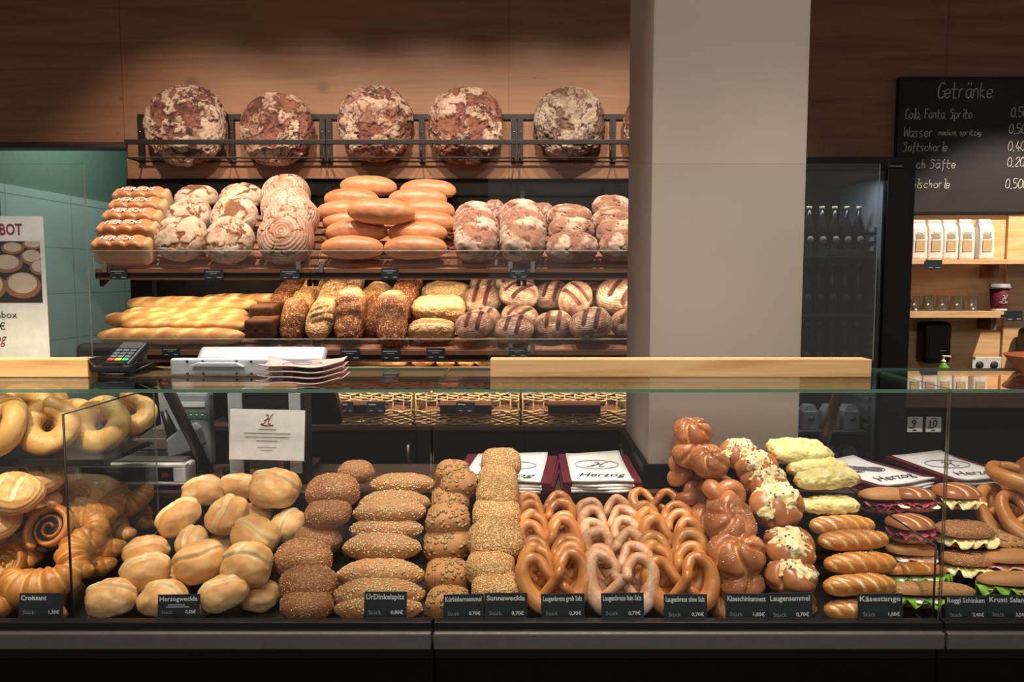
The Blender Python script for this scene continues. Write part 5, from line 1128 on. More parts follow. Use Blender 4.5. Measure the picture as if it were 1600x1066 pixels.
# top rack
for (px, py, mat, amt, wpx, lab, seed) in [(291,196,'rye_crust',.82,124,'big round floury rye loaf on the rack, next to the green wall',3),(433,202,'rye_crust',.60,113,'big round brown rye loaf on the rack, second from the green wall',14),
        (587,194,'rye_crust',.68,116,'big round rye loaf in the middle of the rack of five',25),(728,197,'rye_crust',.52,119,'big round reddish rye loaf on the rack, split by dark cracks',36),(890,194,'rye_dark',.72,111,'big round dark grey rye loaf on the rack, next to the pillar',47),(1030,198,'rye_crust',.5,112,'big round rye loaf on the rack, almost hidden by the pillar',58)]:
    me, mt_, _ = big_rye(seed, mat, amt, a=wpx*4.05/1200/2*.985); o = new('round_rye_loaf', me, mt_, None, at(px, py, 4.138), (R(84), 0, R(rng.uniform(-3, 3)))); tag(o, lab, 'bread', 'big round loaves on the rack')
# upper slanted shelf
put_rot = (40, 0, 0)
tl = [(198,393,3.655,(30,0,0)),(204,369,3.765,(30,0,1)),(211,350,3.865,(30,0,-1)),(220,333,3.965,(30,0,1)),(225,316,4.065,(30,0,0))]
lay(tl, 'toast', lambda s: toast_loaf(s, L=.29, W=.098, Hh=.122), 2, 'toast_loaf', 'bread', 'packed toast loaves', ['packed white toast loaf at the front of the stepped row','packed toast loaf second from the front of the stepped row','packed toast loaf in the middle of the stepped row','packed toast loaf second from the top of the stepped row','packed toast loaf at the top of the stepped row'])
fl = [(308,313,4.08,(18,0,0),.90),(376,312,4.08,(24,0,40),.95),(300,341,3.86,(52,0,20),.98),(366,340,3.86,(55,0,80),.96),(284,373,3.69,(62,0,0),1.06),(359,377,3.69,(66,0,60),1.03)]
lay(fl, 'floury', floury_round, 3, 'floury_loaf', 'bread', 'round floury loaves', ['round floury loaf lying at the back, next to the packed toast loaves','round floury loaf lying at the back beside the ringed loaves','round floury loaf leaning behind the large front floury loaf next to the toast','round floury loaf with dark split, leaning between back and front','large round floury loaf at the front next to the packed toast','round floury loaf with star cracks at the front next to the ringed loaf'])
rg = [(444,308,4.08,(52,0,0),1.0),(449,326,3.95,(56,0,20),1.02),(455,346,3.81,(58,0,-20),1.02),(448,377,3.68,(70,0,10),1.03)]
lay(rg, 'ringed', lambda s: ringed_round(s), 3, 'ringed_loaf', 'bread', 'round loaves with floury rings', ['ringed round loaf at the back of its column','ringed round loaf second from the back of its column','ringed round loaf second from the front, with a split','ringed round loaf at the front with fine flour rings'])
ll = [(576,293,4.09),(669,299,4.07),(549,313,4.00),(653,313,4.00),(541,333,3.91),(664,331,3.92),(552,348,3.84),(667,350,3.83),(557,364,3.77),(653,366,3.76),(551,389,3.66),(649,389,3.66),(596,332,3.72)]
llab = ['topmost golden loaf next to the ringed loaves', 'topmost golden loaf next to the rye loaves','golden loaf in the second row from the top beside the ringed loaves','golden loaf in the second row from the top beside the rye loaves','golden loaf half covered by the big lying loaf, towards the ringed loaves','golden loaf half covered by the big lying loaf, towards the rye loaves','mostly hidden golden loaf low behind the ringed-loaf side of the pile','golden loaf sticking out beside the rye loaves, third row from the front','golden loaf right behind the front one next to the ringed loaves','golden loaf right behind the front one next to the rye loaves','golden loaf at the front next to the ringed loaves','golden loaf at the front next to the rye loaves','large golden dotted loaf lying on top in the middle of the pile']
lay([(a,b_,c_,(22,0,rng.uniform(-5,5))) if (a,b_) != (596,332) else (a,b_,c_,(34,4,2),1.07) for a,b_,c_ in ll], 'longloaf', long_loaf, 3, 'long_loaf', 'bread', 'long golden loaves', llab)
ry = [(772,332,4.09,(30,0,90),.7),(742,348,3.93,(40,0,88),(1,1.36,1.2)),(743,362,3.81,(42,0,92),(1,1.36,1.25)),(743,379,3.68,(46,0,90),(1.0,1.32,1.3)),(843,338,4.05,(30,0,80),.9),(813,346,3.95,(40,0,90),(1,1.42,1.3)),(816,362,3.82,(42,0,88),(1,1.42,1.35)),(816,379,3.68,(48,0,92),(1.05,1.4,1.4)),
      (889,345,3.98,(26,0,0),1.08),(893,364,3.82,(26,0,6),1.12),(896,389,3.67,(28,0,0),1.18),(957,329,4.06,(26,0,0),1.05),(962,347,3.93,(26,0,8),1.08),(967,366,3.80,(26,0,2),1.1),(972,389,3.67,(28,0,0),1.12)]
def nth(k, of, front=True): return ['at the front', 'second from the front', 'third from the front', 'at the back'][k] if of == 4 else ['at the front', 'second from the front', 'at the back'][k]
lay(ry, 'rye', rye_oblong, 4, 'oblong_rye_loaf', 'bread', 'brown oblong rye loaves', ['small rye loaf peeping out at the back next to the golden loaves','rye loaf end-on at the back of the column beside the golden loaves','rye loaf end-on in the middle of the column beside the golden loaves','rye loaf end-on at the front beside the golden loaves','rye loaf peeping out at the back between two columns','rye loaf end-on at the back of the second column','rye loaf end-on in the middle of the second column','large rye loaf end-on at the front of the second column',
   'cracked rye loaf lying across at the back of the third pile','rye loaf lying across in the middle of the third pile','smooth rye loaf lying across at the front of the third pile','floury rye loaf at the very back beside the pillar','rye loaf second from the back beside the pillar','rye loaf second from the front beside the pillar','rye loaf at the front beside the pillar, partly hidden'])
# lower slanted shelf
bg_ = [(392,470,3.97,(0,0,2),.80),(300,475,3.93,(0,0,-1),1.08),(290,488,3.86,(0,0,1),1.05),(282,501,3.765,(0,1,1),1.16),(290,512,3.75,(0,0,0),1.0),(271,526,3.665,(0,0,0),1.13)]
lay(bg_, 'baguette', baguette, 3, 'baguette', 'bread', 'baguettes on the lower shelf', ['short baguette end at the back near the dark rye blocks','twisted baguette at the top of the pile','baguette just below the topmost one','baguette in the middle, reaching out toward the green tiles','baguette end showing behind the front baguette','twisted baguette at the front of the lower shelf'])
put('slab', lambda s: dark_block(s, .063, .085, .045), 1, 'dark_rye_block', at(418,492,3.78), (6,0,-3), 'square dark rye block, upper of two at the baguettes', 'bread', 'dark rye blocks')
put('slab', None, 1, 'dark_rye_block', at(412,515,3.70), (6,0,2), 'square dark rye block, lower of two at the baguettes', 'bread', 'dark rye blocks', 1.12)
bl = lambda mat, **k: (lambda s: box_loaf(s, mat, **k))
def one(key, fn, px, py, Y, rot, name, lab, grp, s=1.0, n=2): put(key, fn, n, name, at(px, py, Y), rot, lab, 'bread', grp, s)
sg = 'seeded loaves on the lower shelf'
one('dseed', bl('darkseed', a=.125, b=.066, c=.05, e=3.0), 450, 462, 3.99, (30,0,80), 'seeded_loaf', 'dark seeded loaf at the back, above the dark rye blocks', sg)
one('dseed', None, 460, 503, 3.70, (62,0,88), 'seeded_loaf', 'brown seeded loaf standing at the front beside the dark rye blocks', sg, .98)
one('lseed', bl('lightseed', a=.125, b=.066, c=.055, e=2.8), 475, 482, 3.83, (48,0,86), 'seeded_loaf', 'light seeded loaf leaning behind the brown front one', sg, .95)
one('lseed', None, 491, 463, 3.98, (42,0,84), 'seeded_loaf', 'light seeded loaf at the back next to the pale slashed loaves', sg, 1.05)
sl_ = lambda s: slashed(s, 'oatcrust', a=.125, b=.068, c=.06, cuts=4, n_r=5, ang=.5, flour=.6, e=2.6)
for px, py, Y, lab in ((543,451,4.03,'pale slashed loaf at the back of its column'),(519,469,3.92,'pale slashed loaf in the middle of its column'),(503,501,3.70,'pale slashed loaf at the front of its column')): one('paleslash', sl_, px, py, Y, (50,0,82), 'slashed_loaf', lab, 'pale slashed loaves', 1.0, 3)
one('dseed', None, 548, 493, 3.68, (64,0,92), 'seeded_loaf', 'dark seed-covered loaf standing in front of the pale slashed loaves', sg, 1.12)
one('lseed', None, 580, 470, 3.93, (40,0,60), 'seeded_loaf', 'light seeded loaf behind the dark seed-covered loaf', sg, 1.05)
one('dseed', None, 637, 455, 4.03, (36,0,86), 'seeded_loaf', 'dark seeded loaf at the very back of the lower shelf', sg, 1.08)
one('dseed', None, 626, 476, 3.87, (48,0,80), 'seeded_loaf', 'dark seeded loaf second from the back, in the middle', sg, 1.15)
one('dseed', None, 588, 497, 3.78, (58,0,80), 'seeded_loaf', 'dark seeded loaf wedged between the two standing dark ones', sg, .95)
one('dseed', None, 613, 505, 3.68, (62,0,94), 'seeded_loaf', 'dark seeded loaf at the front, left of the oat loaves'.replace('left of', 'beside'), sg, 1.18)
one('oat', bl('oatcrust', a=.125, b=.06, c=.062, e=3.2), 697, 459, 4.02, (26,0,0), 'oat_loaf', 'oat-crusted loaf at the back of the oat pile', 'oat crust loaves', 1.0)
one('oat', None, 685, 483, 3.80, (30,0,0), 'oat_loaf', 'large pale oat-crusted loaf lying across, upper of the front two', 'oat crust loaves', 1.03)
one('oat', None, 678, 517, 3.68, (26,0,1), 'oat_loaf', 'pale oat-crusted loaf at the front bottom', 'oat crust loaves', .92)
bs = lambda s: slashed(s, 'striped', a=.100, b=.080, c=.07, cuts=2, n_r=10, ang=-.55, wid=.0105)
for px, py, Y, rz, sc, lab in ((757,450,4.03,10,1.0,'floury striped loaf at the back, first from the oat loaves'),(802,449,4.02,-10,1.0,'floury striped loaf at the back, second from the oat loaves'),(757,470,3.89,20,1.02,'floury striped loaf in the upper row beside the oat loaf'),(811,467,3.88,-20,1.0,'floury striped loaf in the upper row, second from the oat loaf'),
        (756,497,3.77,12,.9,'striped loaf peeping out behind the front one next to the oat loaves'),(809,497,3.77,-14,.95,'striped loaf peeping out behind the second front one'),(745,513,3.67,20,.98,'dark slashed loaf at the front next to the oat loaves'),(803,513,3.67,18,.98,'dark slashed loaf at the front, second from the oat loaves'),
        (862,463,3.92,15,.98,'pale striped loaf in the upper row with floury slashes'),(928,464,3.93,-25,.95,'pale striped loaf in the upper row, half behind the reddish one'),(899,468,3.80,70,1.0,'reddish round loaf with a single slash on top of the pile'),(864,511,3.67,24,1.02,'dark slashed loaf at the front, second from the pillar'),(923,511,3.67,20,1.02,'dark slashed loaf at the front, next to the pillar'),(972,466,3.88,0,1.3,'large striped loaf beside the pillar in the upper row'),(981,506,3.68,10,1.0,'dark loaf at the front, half hidden by the pillar')):
    one('stripe', bs, px, py, Y, (42 if rz != 70 else 55,0,rz), 'slashed_loaf', lab, 'striped slashed loaves', sc, 4)
# flat shelf rolls
for k, px in enumerate((664, 696, 728, 757)):
    q_ = at(px, 570, 3.66); q_.z = zat(577, 3.57) + .030
    put('whiteroll', white_roll, 6, 'white_roll', q_, (6, 0, 8*k), ['white roll on the flat shelf, first from the till','white roll on the flat shelf, second from the till','white roll on the flat shelf, third from the till','white roll on the flat shelf beside the oak beam'][k], 'bread roll', 'white rolls on the flat shelf', ((1.05,.9,.9,1.05)[k], 1.05, 1.0))
t = thing('wicker_tray', 'long flat wicker tray on the flat shelf behind the trays', 'tray', (at(556, 575, 3.7).x, 3.82, zat(577, 3.57) + .0005))
part('tray_rim', MB().tube([(-.24,-.15,.012),(.24,-.15,.012),(.24,.15,.012),(-.24,.15,.012)], .011, 8, closed=True), 'wicker', t); part('bottom', MB().box((-.24,-.15,0),(.24,.15,.004)), 'wicker', t)

# ------------------------------------------------------------------ counter: ring breads, pastries, croissants
rb = [(77,674,1.635,(62,4,30),1.03),(155,670,1.685,(62,-6,10),1.08),(2,666,1.62,(60,-30,80),1.0),(38,640,1.69,(58,10,120),.98),(66,636,1.73,(60,0,200),.85),(116,660,1.725,(60,0,160),.95),(206,648,1.75,(36,10,60),.92)]
lay(rb, 'ringbread', ring_bread, 3, 'ring_bread', 'ring bread', 'golden ring breads', ['golden seeded ring bread at the front of the tray, in front of the divider edge','golden seeded ring bread at the front of the tray, behind the divider pane','pale ring bread at the edge of the tray, cut by the picture frame'.replace('cut by the picture frame','away from the divider'),'ring bread leaning behind the front one, darker and speckled','ring bread at the very back of the tray','ring bread half hidden between the two front rings','reddish ring bread at the tray end toward the paper notice'])
wr = [(62,752,1.60,(34,0,20),.98),(24,776,1.555,(36,0,-20),1.06),(72,788,1.60,(30,0,50),.62),(-12,820,1.54,(34,0,10),.95)]
lay(wr, 'pastryroll', lambda s: slashed(s, 'whiteroll', a=.058, b=.046, c=.036, cuts=2, n_r=4, ang=.4, wid=.006, flour=.6), 2, 'sugared_pastry', 'pastry', 'floury pastries under the tray', ['brown dusted pastry right under the black tray','white dusted pastry, the brightest under the tray','small dusted pastry behind the poppy snail','dusted pastry at the outer end behind the nut snail'])
put('poppysnail', lambda s: snail(s), 1, 'snail_pastry', at(78, 826, 1.585), (64, 0, 20), 'round pastry snail with dark poppy filling', 'pastry', 'pastry snails', 1.12)
put('nutsnail', lambda s: snail(s, True), 1, 'snail_pastry', at(4, 888, 1.53), (48, 0, 0), 'nut-filled pastry snail at the outer end of the croissants', 'pastry', 'pastry snails', 1.1)
put('nutsnail', None, 1, 'snail_pastry', at(128, 782, 1.69), (56, 0, 60), 'nut-filled pastry snail behind the poppy snail', 'pastry', 'pastry snails', 1.05)
cr = [(66,906,1.495,(40,0,10),1.12),(122,868,1.56,(34,0,-70),1.0),(96,932,1.495,(30,20,-80),.85),(160,836,1.62,(36,10,-40),1.05),(136,838,1.62,(36,0,100),.9),(150,800,1.67,(38,0,20),1.0),(186,806,1.69,(40,0,-60),.95),(203,784,1.745,(42,0,30),.9),(166,782,1.73,(40,0,120),.9),(228,790,1.765,(40,0,-80),.75),(30,860,1.56,(30,0,150),.8),(146,872,1.585,(34,0,-30),.85),(10,932,1.49,(30,0,60),.85)]
cr = [q[:4] + (q[4]*1.08,) for q in cr]
lay(cr, 'croissant', croissant, 4, 'croissant', 'croissant', 'croissants', ['croissant at the very front, facing out above the tag','croissant along the divider, second from the front','croissant end tucked behind the price tag','large croissant against the divider in the middle of the pile','croissant right beside the poppy snail','croissant behind the poppy snail near the nut snail','croissant against the divider below the scale','croissant at the back under the scale window','croissant at the back beside the nut snail','croissant at the very back next to the white rolls','croissant hidden behind the front croissant','small croissant end at the divider above the tag','croissant below the nut snail at the outer end'])
# white rolls
wh = [(171,935,1.462,(24,0,10),1.0),(251,934,1.462,(24,0,-15),.98),(346,936,1.465,(26,0,35),.92),(229,902,1.515,(28,0,20),.92),(232,868,1.565,(28,0,10),.9),(310,886,1.525,(46,0,25),1.04),(303,843,1.60,(28,0,100),.78),(391,890,1.52,(48,0,-8),1.02),(398,840,1.60,(44,0,-20),.98),(277,810,1.64,(26,-20,30),1.02),(352,810,1.65,(32,0,75),.98),(403,803,1.685,(28,0,0),.75),(430,768,1.715,(26,0,-10),1.12),(318,770,1.72,(26,0,10),.9),(372,760,1.755,(24,0,0),.85),(450,822,1.655,(28,20,70),.82),(402,928,1.475,(24,0,0),.78),(268,908,1.54,(24,0,0),.85),(350,852,1.62,(30,0,60),.85),(322,948,1.485,(24,0,40),.6)]
wl_ = ['at the front, next to the divider','at the front behind the Herzogweckla tag','at the front beside the tag, nearer the seeded rolls','in the second layer above the front roll next to the tag','in the third layer up on the divider side','large, tipped forward in the middle of the pile','upper end showing behind the large tipped roll','large, tipped forward beside the seeded rolls','with an open split, above the tipped roll near the seeded rolls','large, smooth and pointed on the divider side','standing with its crease upright near the top','small and round behind the upright roll','squarish golden, topmost next to the paper stand','top of the pile on the scale side','brownish, at the very back of the pile','standing on edge between the pile and the seeded rolls','peeping out low under the tipped roll','hidden low behind the front row','wedged in the middle behind the tipped rolls','low in the gap between the front rolls']
lay(wh, 'whiteroll', white_roll, 6, 'white_roll', 'bread roll', 'white rolls in the counter', ['white roll ' + x for x in wl_], s=1.06)
# seeded ovals
sp = 'spelt'
ov = [(557,739,1.765,(24,0,0),.78),(524,774,1.705,(28,0,6),1.12),(512,808,1.66,(28,0,14),.95),(497,842,1.61,(28,8,10),.98),(471,876,1.55,(26,6,4),1.1),(477,914,1.503,(14,4,-3),1.12),(480,946,1.468,(10,2,2),1.04)]
lay(ov, 'ovals', lambda s: seed_roll(s, .054, .041, .034, 'brownroll', 170, (.0022,.0011,.0008), 'seed_pale'), 3, 'seeded_roll', 'bread roll', 'brown oval seeded rolls', ['dark round seeded roll alone at the top of the brown column','brown oval seeded roll, second from the top of its column','brown oval seeded roll, third from the top of its column','brown oval seeded roll, fourth from the top of its column','smooth brown oval roll, third from the bottom of its column','brown oval seeded roll, second from the bottom of its column','brown oval seeded roll at the bottom of its column'])
sz = [(629,762,1.73,(26,0,2),.92),(616,788,1.69,(26,0,3),.97),(608,808,1.66,(26,0,2),.97),(600,829,1.63,(24,0,1),1.02),(593,857,1.585,(22,0,0),1.06),(594,896,1.525,(12,0,-1),1.08),(592,927,1.487,(10,0,1),1.08),(591,952,1.466,(8,0,0),1.04)]
lay(sz, 'spitz', lambda s: seed_roll(s, .083, .0305, .0285, 'spelt', 300, (.0034,.0017,.0008), 'seed_oat', e=2.5, spitz=.35), 3, 'pointed_roll', 'bread roll', 'long oat-topped spelt rolls', [f'long oat-topped spelt roll, {ORD[i]} from the top of the UrDinkelspitz column' for i in range(8)], jit=(3,3,3))
pk = [(711,741,1.76,(26,0,0),.86),(717,759,1.735,(28,0,0),.88),(707,783,1.70,(28,0,4),.95),(704,815,1.65,(28,0,0),.98),(699,849,1.60,(30,0,3),1.03),(704,904,1.525,(16,0,-3),.98),(700,945,1.47,(10,0,2),.98)]
lay(pk, 'pumpkin', lambda s: seed_roll(s, .049, .040, .037, 'spelt', 60, (.0058,.0034,.0014), 'seed_pumpkin', e=2.8, lo=0.0), 3, 'pumpkin_seed_roll', 'bread roll', 'pumpkin seed rolls', [f'pumpkin seed roll, {ORD[i]} from the top of its column' for i in range(7)])
se = [(780,729,1.76,(34,0,0),.92),(778,750,1.735,(34,0,3),.94),(774,777,1.70,(36,0,-3),1.0),(776,810,1.655,(38,0,2),1.08),(775,850,1.575,(44,0,8),1.18),(770,893,1.525,(20,0,-3),1.08),(775,926,1.485,(14,0,2),1.04),(773,950,1.466,(8,0,2),1.0)]
lay(se, 'sesame', lambda s: seed_roll(s, .051, .044, .034, 'sesame_crust', 420, (.0017,.0011,.0007), 'seed_pale', e=2.7, lo=-.5), 3, 'sesame_roll', 'bread roll', 'square sesame rolls', [f'square sesame roll, {ORD[i]} from the top of the Sunnaweckla column' for i in range(8)])
# pretzels
def pz(rows, key, mat, salt, grp, lab, sc0):
    n = len(rows)
    lay([(a, b_, c_, (d_, rng.uniform(-5,5), rng.uniform(-6,6)), sc0*e) for a, b_, c_, d_, e in rows], key, lambda s: pretzel(s, mat, salt), 3, 'pretzel', 'pretzel', grp, [f'{lab}, {ORD[i]} from the front of its column' for i in range(n)])
pz([(866,912,1.480,64,1.0),(860,886,1.522,68,1.0),(858,868,1.562,68,.98),(857,850,1.602,68,.96),(855,832,1.642,68,.96),(853,815,1.682,68,.95),(854,800,1.722,66,.93)], 'pgrob', 'pretzel', 60, 'coarse salt pretzels', 'coarse salt pretzel', .98)
pz([(966,910,1.480,66,1.0),(963,886,1.525,69,.98),(958,864,1.57,69,.97),(954,843,1.615,69,.97),(950,823,1.66,69,.96),(947,807,1.705,66,.94)], 'pfein', 'pretzel_fine', 0, 'fine salt pretzels', 'pale fine salt pretzel', .96)
pz([(1060,914,1.480,64,1.04),(1055,890,1.524,68,1.02),(1050,870,1.566,68,1.0),(1046,851,1.608,68,.98),(1041,832,1.65,68,.98),(1036,816,1.69,66,.96),(1024,788,1.74,40,.8)], 'pohne', 'pretzel', 0, 'unsalted pretzels', 'plain unsalted pretzel', 1.0)
# knots and nests
kn_ = [(1081,686,1.765,(20,0,0),.95),(1084,712,1.765,(24,0,60),.98),(1104,728,1.715,(28,0,120),1.02),(1072,740,1.76,(30,0,200),1.0),(1114,756,1.70,(30,0,40),1.05),(1090,778,1.70,(30,0,160),.98),(1134,780,1.655,(30,0,220),1.12),(1136,826,1.59,(30,0,90),1.22),(1100,812,1.655,(30,0,10),1.0),(1150,870,1.53,(24,0,30),1.22),(1152,912,1.497,(14,0,100),1.14),(1140,950,1.495,(10,0,40),1.05)]
kl_ = ['shiny brown lye knot at the very top against the pillar','lye knot directly below the topmost one','lye knot with pale splits, third from the top','lye knot at the back against the pillar, lower down','lye knot with a small round bud in its middle','lye knot squeezed beside the plain pretzels','large reddish lye knot in the middle of the slope','large smooth lye knot halfway down the column','lye knot half hidden beside the plain pretzels, lower down','large lye knot near the front above the tags','lye knot below the large front one','lye knot at the bottom behind the Käseschinkennest tag']
for r_, l_ in zip(kn_, kl_):
    if r_[:2] in ((1114,756),(1090,778),(1134,780),(1072,740)): lay([r_], 'knot', knot, 4, 'knot_roll', 'knot roll', 'brown lye knots', [l_], s=1.0)
    else: lay([r_[:4] + (r_[4]*1.0,)], 'lkaiser', lye_kaiser, 5, 'knot_roll', 'knot roll', 'brown lye knots', [l_])
ne = [(1153,711,1.755,(28,0,0),.90),(1180,733,1.725,(28,0,60),1.02),(1195,759,1.69,(30,0,120),1.08),(1212,797,1.63,(30,0,20),1.22),(1233,862,1.535,(24,0,90),1.2),(1236,908,1.50,(14,0,150),1.1),(1238,948,1.495,(10,0,30),1.05)]
lay(ne, 'nest', nest, 3, 'cheese_nest', 'cheese roll', 'cheese and ham nests', [f'lye nest with melted cheese and ham, {ORD[i]} from the top of its column' for i in range(7)])
ys = [(1243,702,1.765,(24,0,-4),.94),(1255,715,1.735,(26,4,6),.98),(1278,730,1.715,(26,2,4),.98),(1288,751,1.68,(26,-3,2),1.03),(1292,788,1.635,(22,-2,0),.98)]
lay(ys, 'cheesestick', cheese_stick, 3, 'cheese_stick', 'cheese stick', 'yellow cheese-coated sticks', [f'yellow cheese-coated stick, {ORD[i]} from the top' for i in range(5)], s=1)
ks = [(1316,822,1.60,(26,2,3),.98),(1333,845,1.565,(26,-1,2),1.02),(1344,881,1.52,(20,0,3),1.02),(1347,919,1.478,(16,1,4),1.06),(1350,955,1.462,(8,0,0),1.04)]
lay([(a,b_,c_,d_,e) for a,b_,c_,d_,e in ks], 'lyestick', stick, 4, 'lye_stick', 'lye stick', 'brown lye sticks with pale slashes', [f'brown slashed lye stick with caraway, {ORD[i]} from the top' for i in range(5)])

# ------------------------------------------------------------------ sandwiches
def ruffle(L, Wd, amp, n, seed, z=0.0, thick=.0012, droop=.006, rows=5):
    rs = np.random.RandomState(seed); m = MB(); vs = []; N = 72; ph = rs.rand()*6
    for j in range(rows+1):
        v = j/rows
        for i in range(N):
            a = 2*math.pi*i/N; k = .25 + .75*v; w_ = amp*v*v*math.sin(n*a + ph + 1.3*math.sin(3*a)) + .3*amp*v*math.sin(2.7*n*a + 2*ph)
            vs.append((L*k*math.cos(a)*(1+.06*math.sin(5*a+ph)), Wd*k*math.sin(a)*(1+.06*math.sin(4*a)), z + w_ - droop*v*v))
    fs = [(j*N+i, j*N+(i+1)%N, (j+1)*N+(i+1)%N, (j+1)*N+i) for j in range(rows) for i in range(N)] + [tuple(range(N-1,-1,-1))]
    m.add(vs, fs, 0, True); return m.mesh('ruffle')
def solid(o, th=.0012): md = o.modifiers.new('thickness', 'SOLIDIFY'); md.thickness = th; return o
def sandwich(px, py, Y, rot, kind, lab, s=1.0, L=.075, Wd=.036, fill=('lettuce',), mat='spelt', seeds=None, lye=False):
    t = thing('sandwich', lab, 'sandwich', at(px, py, Y), (R(rot[0]-20), 0, R(rot[2])), 'filled sandwiches'); t.rotation_mode = 'ZYX'; t.scale = (s, s, .8*s); sd = rng.randrange(99)
    d = Dough(22, L, Wd, .026, 2.5, .12, sd); d.lump(.0015, 24); d.P[:,2] += (.024 if fill[0] == 'salami' else .016)
    if lye:
        y = d.P[:,1]; x = d.P[:,0]; cut = np.clip(gauss(x - .25*L + .4*y, .004) + gauss(x + .35*L + .4*y, .004), 0, 1)*sst(d.U[:,2], .1, .4); d.push(-.002*cut); d.flour = .8*cut; d.bake = d.bake*.6+.3-.4*cut
    else: d.bake = .2+.45*d.bake
    o = new('bun_top', d.mesh('bun_top'), mat, t)
    if seeds: new('seed_topping', seeds_on(d.P, d.F, seeds[0], seeds[1], top_mask(0), sd), seeds[2], o)['kind'] = 'stuff'
    q = Dough(18, L*.98, Wd*.98, .016, 2.5, 1, sd+1); up_ = q.P[:,2] > 0; q.P[up_, 2] *= .15; q.P[:,2] -= .007; q.bake = .15+.4*q.bake*(q.U[:,2] < 0)
    new('bun_bottom', q.mesh('bun_bottom'), mat, t)
    z = .002 if fill[0] != 'salami' else .007
    for f in fill:
        if f == 'lettuce': solid(new('lettuce_leaf', ruffle(L*1.10, Wd*1.5, .013, 13, sd, z), 'lettuce', t, (0,-.004,0)))
        if f == 'salami': solid(new('salami_slice', ruffle(L*1.02, Wd*1.24, .009, 9, sd+2, z+.003), 'salami', t, (0,-.004,0))); solid(new('salami_slice', ruffle(L*1.0, Wd*1.2, .009, 7, sd+5, z-.001), 'salami', t, (0,-.005,0)))
        if f == 'ham': solid(new('ham_slice', ruffle(L*.98, Wd*1.2, .007, 7, sd+3, z+.003), 'boiledham', t, (0,-.004,0)))
        if f == 'cheese':
            for k in range(3): solid(new('cheese_slice', ruffle(L*.5, Wd*1.22, .010, 4, sd+4+k, z+.003, droop=.008), 'gouda', t, ((k-1)*L*.48, -.008, .0)))
        if f == 'egg':
            for k in range(3): new('egg_slice', MB().lathe([(0,-.002),(.014,-.002),(.016,0),(.014,.002),(0,.002)], 18).mesh('egg_slice'), 'egg', t, ((k-1)*.034, -Wd*.85, .001), (R(12), 0, 0))
        if f == 'tomato': new('tomato_slice', MB().lathe([(0,-.0025),(.02,-.0025),(.021,0),(.02,.0025),(0,.0025)], 20).mesh('tomato_slice'), 'tomato', t, (L*.5, -Wd*.7, .001))
        z += .004
SD = (90, (.0030,.0016,.0008), 'seed_oat'); SDk = (260, (.0017,.0011,.0007), 'seed_pale')
sandwich(1378,793,1.70,(14,0,4), 'x', 'pale oblong sandwich filled with dark red salami', L=.062, Wd=.036, fill=('salami',))
sandwich(1430,790,1.715,(16,0,-6), 'x', 'lye bun sandwich with dark red salami near the second bag stack', L=.050, Wd=.044, fill=('salami','egg'), mat='lye', lye=True)
sandwich(1425,828,1.655,(20,0,6), 'x', 'lye bun salami sandwich lying below the other salami bun', L=.052, Wd=.042, fill=('salami',), mat='lye', lye=True)
sandwich(1424,866,1.60,(16,0,-4), 'x', 'pale oblong sandwich with boiled ham and egg', L=.060, Wd=.038, fill=('ham','egg'))
sandwich(1432,898,1.535,(14,0,2), 'x', 'slashed lye stick sandwich with lettuce, upper of two', L=.085, Wd=.027, fill=('lettuce','egg'), mat='stick', lye=True)
sandwich(1452,935,1.475,(12,0,-3), 'x', 'long lettuce and egg sandwich at the front of the sandwiches', L=.088, Wd=.028, fill=('lettuce','egg'), seeds=SD)
sandwich(1490,783,1.715,(20,0,0), 'x', 'round lye bun sandwich with a cheese corner at the glass seam', L=.048, Wd=.046, fill=('cheese',), mat='lye', lye=True)
sandwich(1503,842,1.62,(22,0,4), 'x', 'dark seeded sandwich with pale cheese slices, upper of two', L=.062, Wd=.044, fill=('cheese',), mat='brownroll', seeds=SDk)
sandwich(1508,884,1.575,(18,0,-4), 'x', 'dark seeded cheese sandwich below the other seeded one', L=.058, Wd=.042, fill=('cheese',), mat='brownroll', seeds=SDk)
sandwich(1573,850,1.655,(24,0,10), 'x', 'pumpkin seed roll sandwich with tomato beside the seeded cheese one', L=.044, Wd=.042, fill=('tomato',), seeds=(40,(.0055,.0032,.0013),'seed_pumpkin'))
sandwich(1584,883,1.565,(14,0,2), 'x', 'brown oblong ham sandwich above the Krusti Salami tag', L=.078, Wd=.036, fill=('ham',))
sandwich(1592,920,1.49,(12,0,-2), 'x', 'brown oblong lettuce sandwich at the front above the Krusti Salami tag', L=.080, Wd=.034, fill=('ham','lettuce'))
put('pgrob', None, 3, 'pretzel', at(1556, 806, 1.70), (58, 20, -38), 'split lye pretzel leaning in the sandwich section', 'pretzel', 'pretzels among the sandwiches', .95)
put('pohne', None, 3, 'pretzel', at(1588, 778, 1.735), (66, 0, 20), 'plain pretzel standing behind the leaning one in the sandwich section', 'pretzel', 'pretzels among the sandwiches', 1.05)
put('pohne', None, 3, 'pretzel', at(1600, 742, 1.735), (12, 0, 10), 'plain pretzel lying flat on top of the sandwich section', 'pretzel', 'pretzels among the sandwiches', 1.0)
put('pohne', None, 3, 'pretzel', at(1604, 812, 1.69), (50, 0, -20), 'plain pretzel low at the edge of the sandwich section', 'pretzel', 'pretzels among the sandwiches', .9)

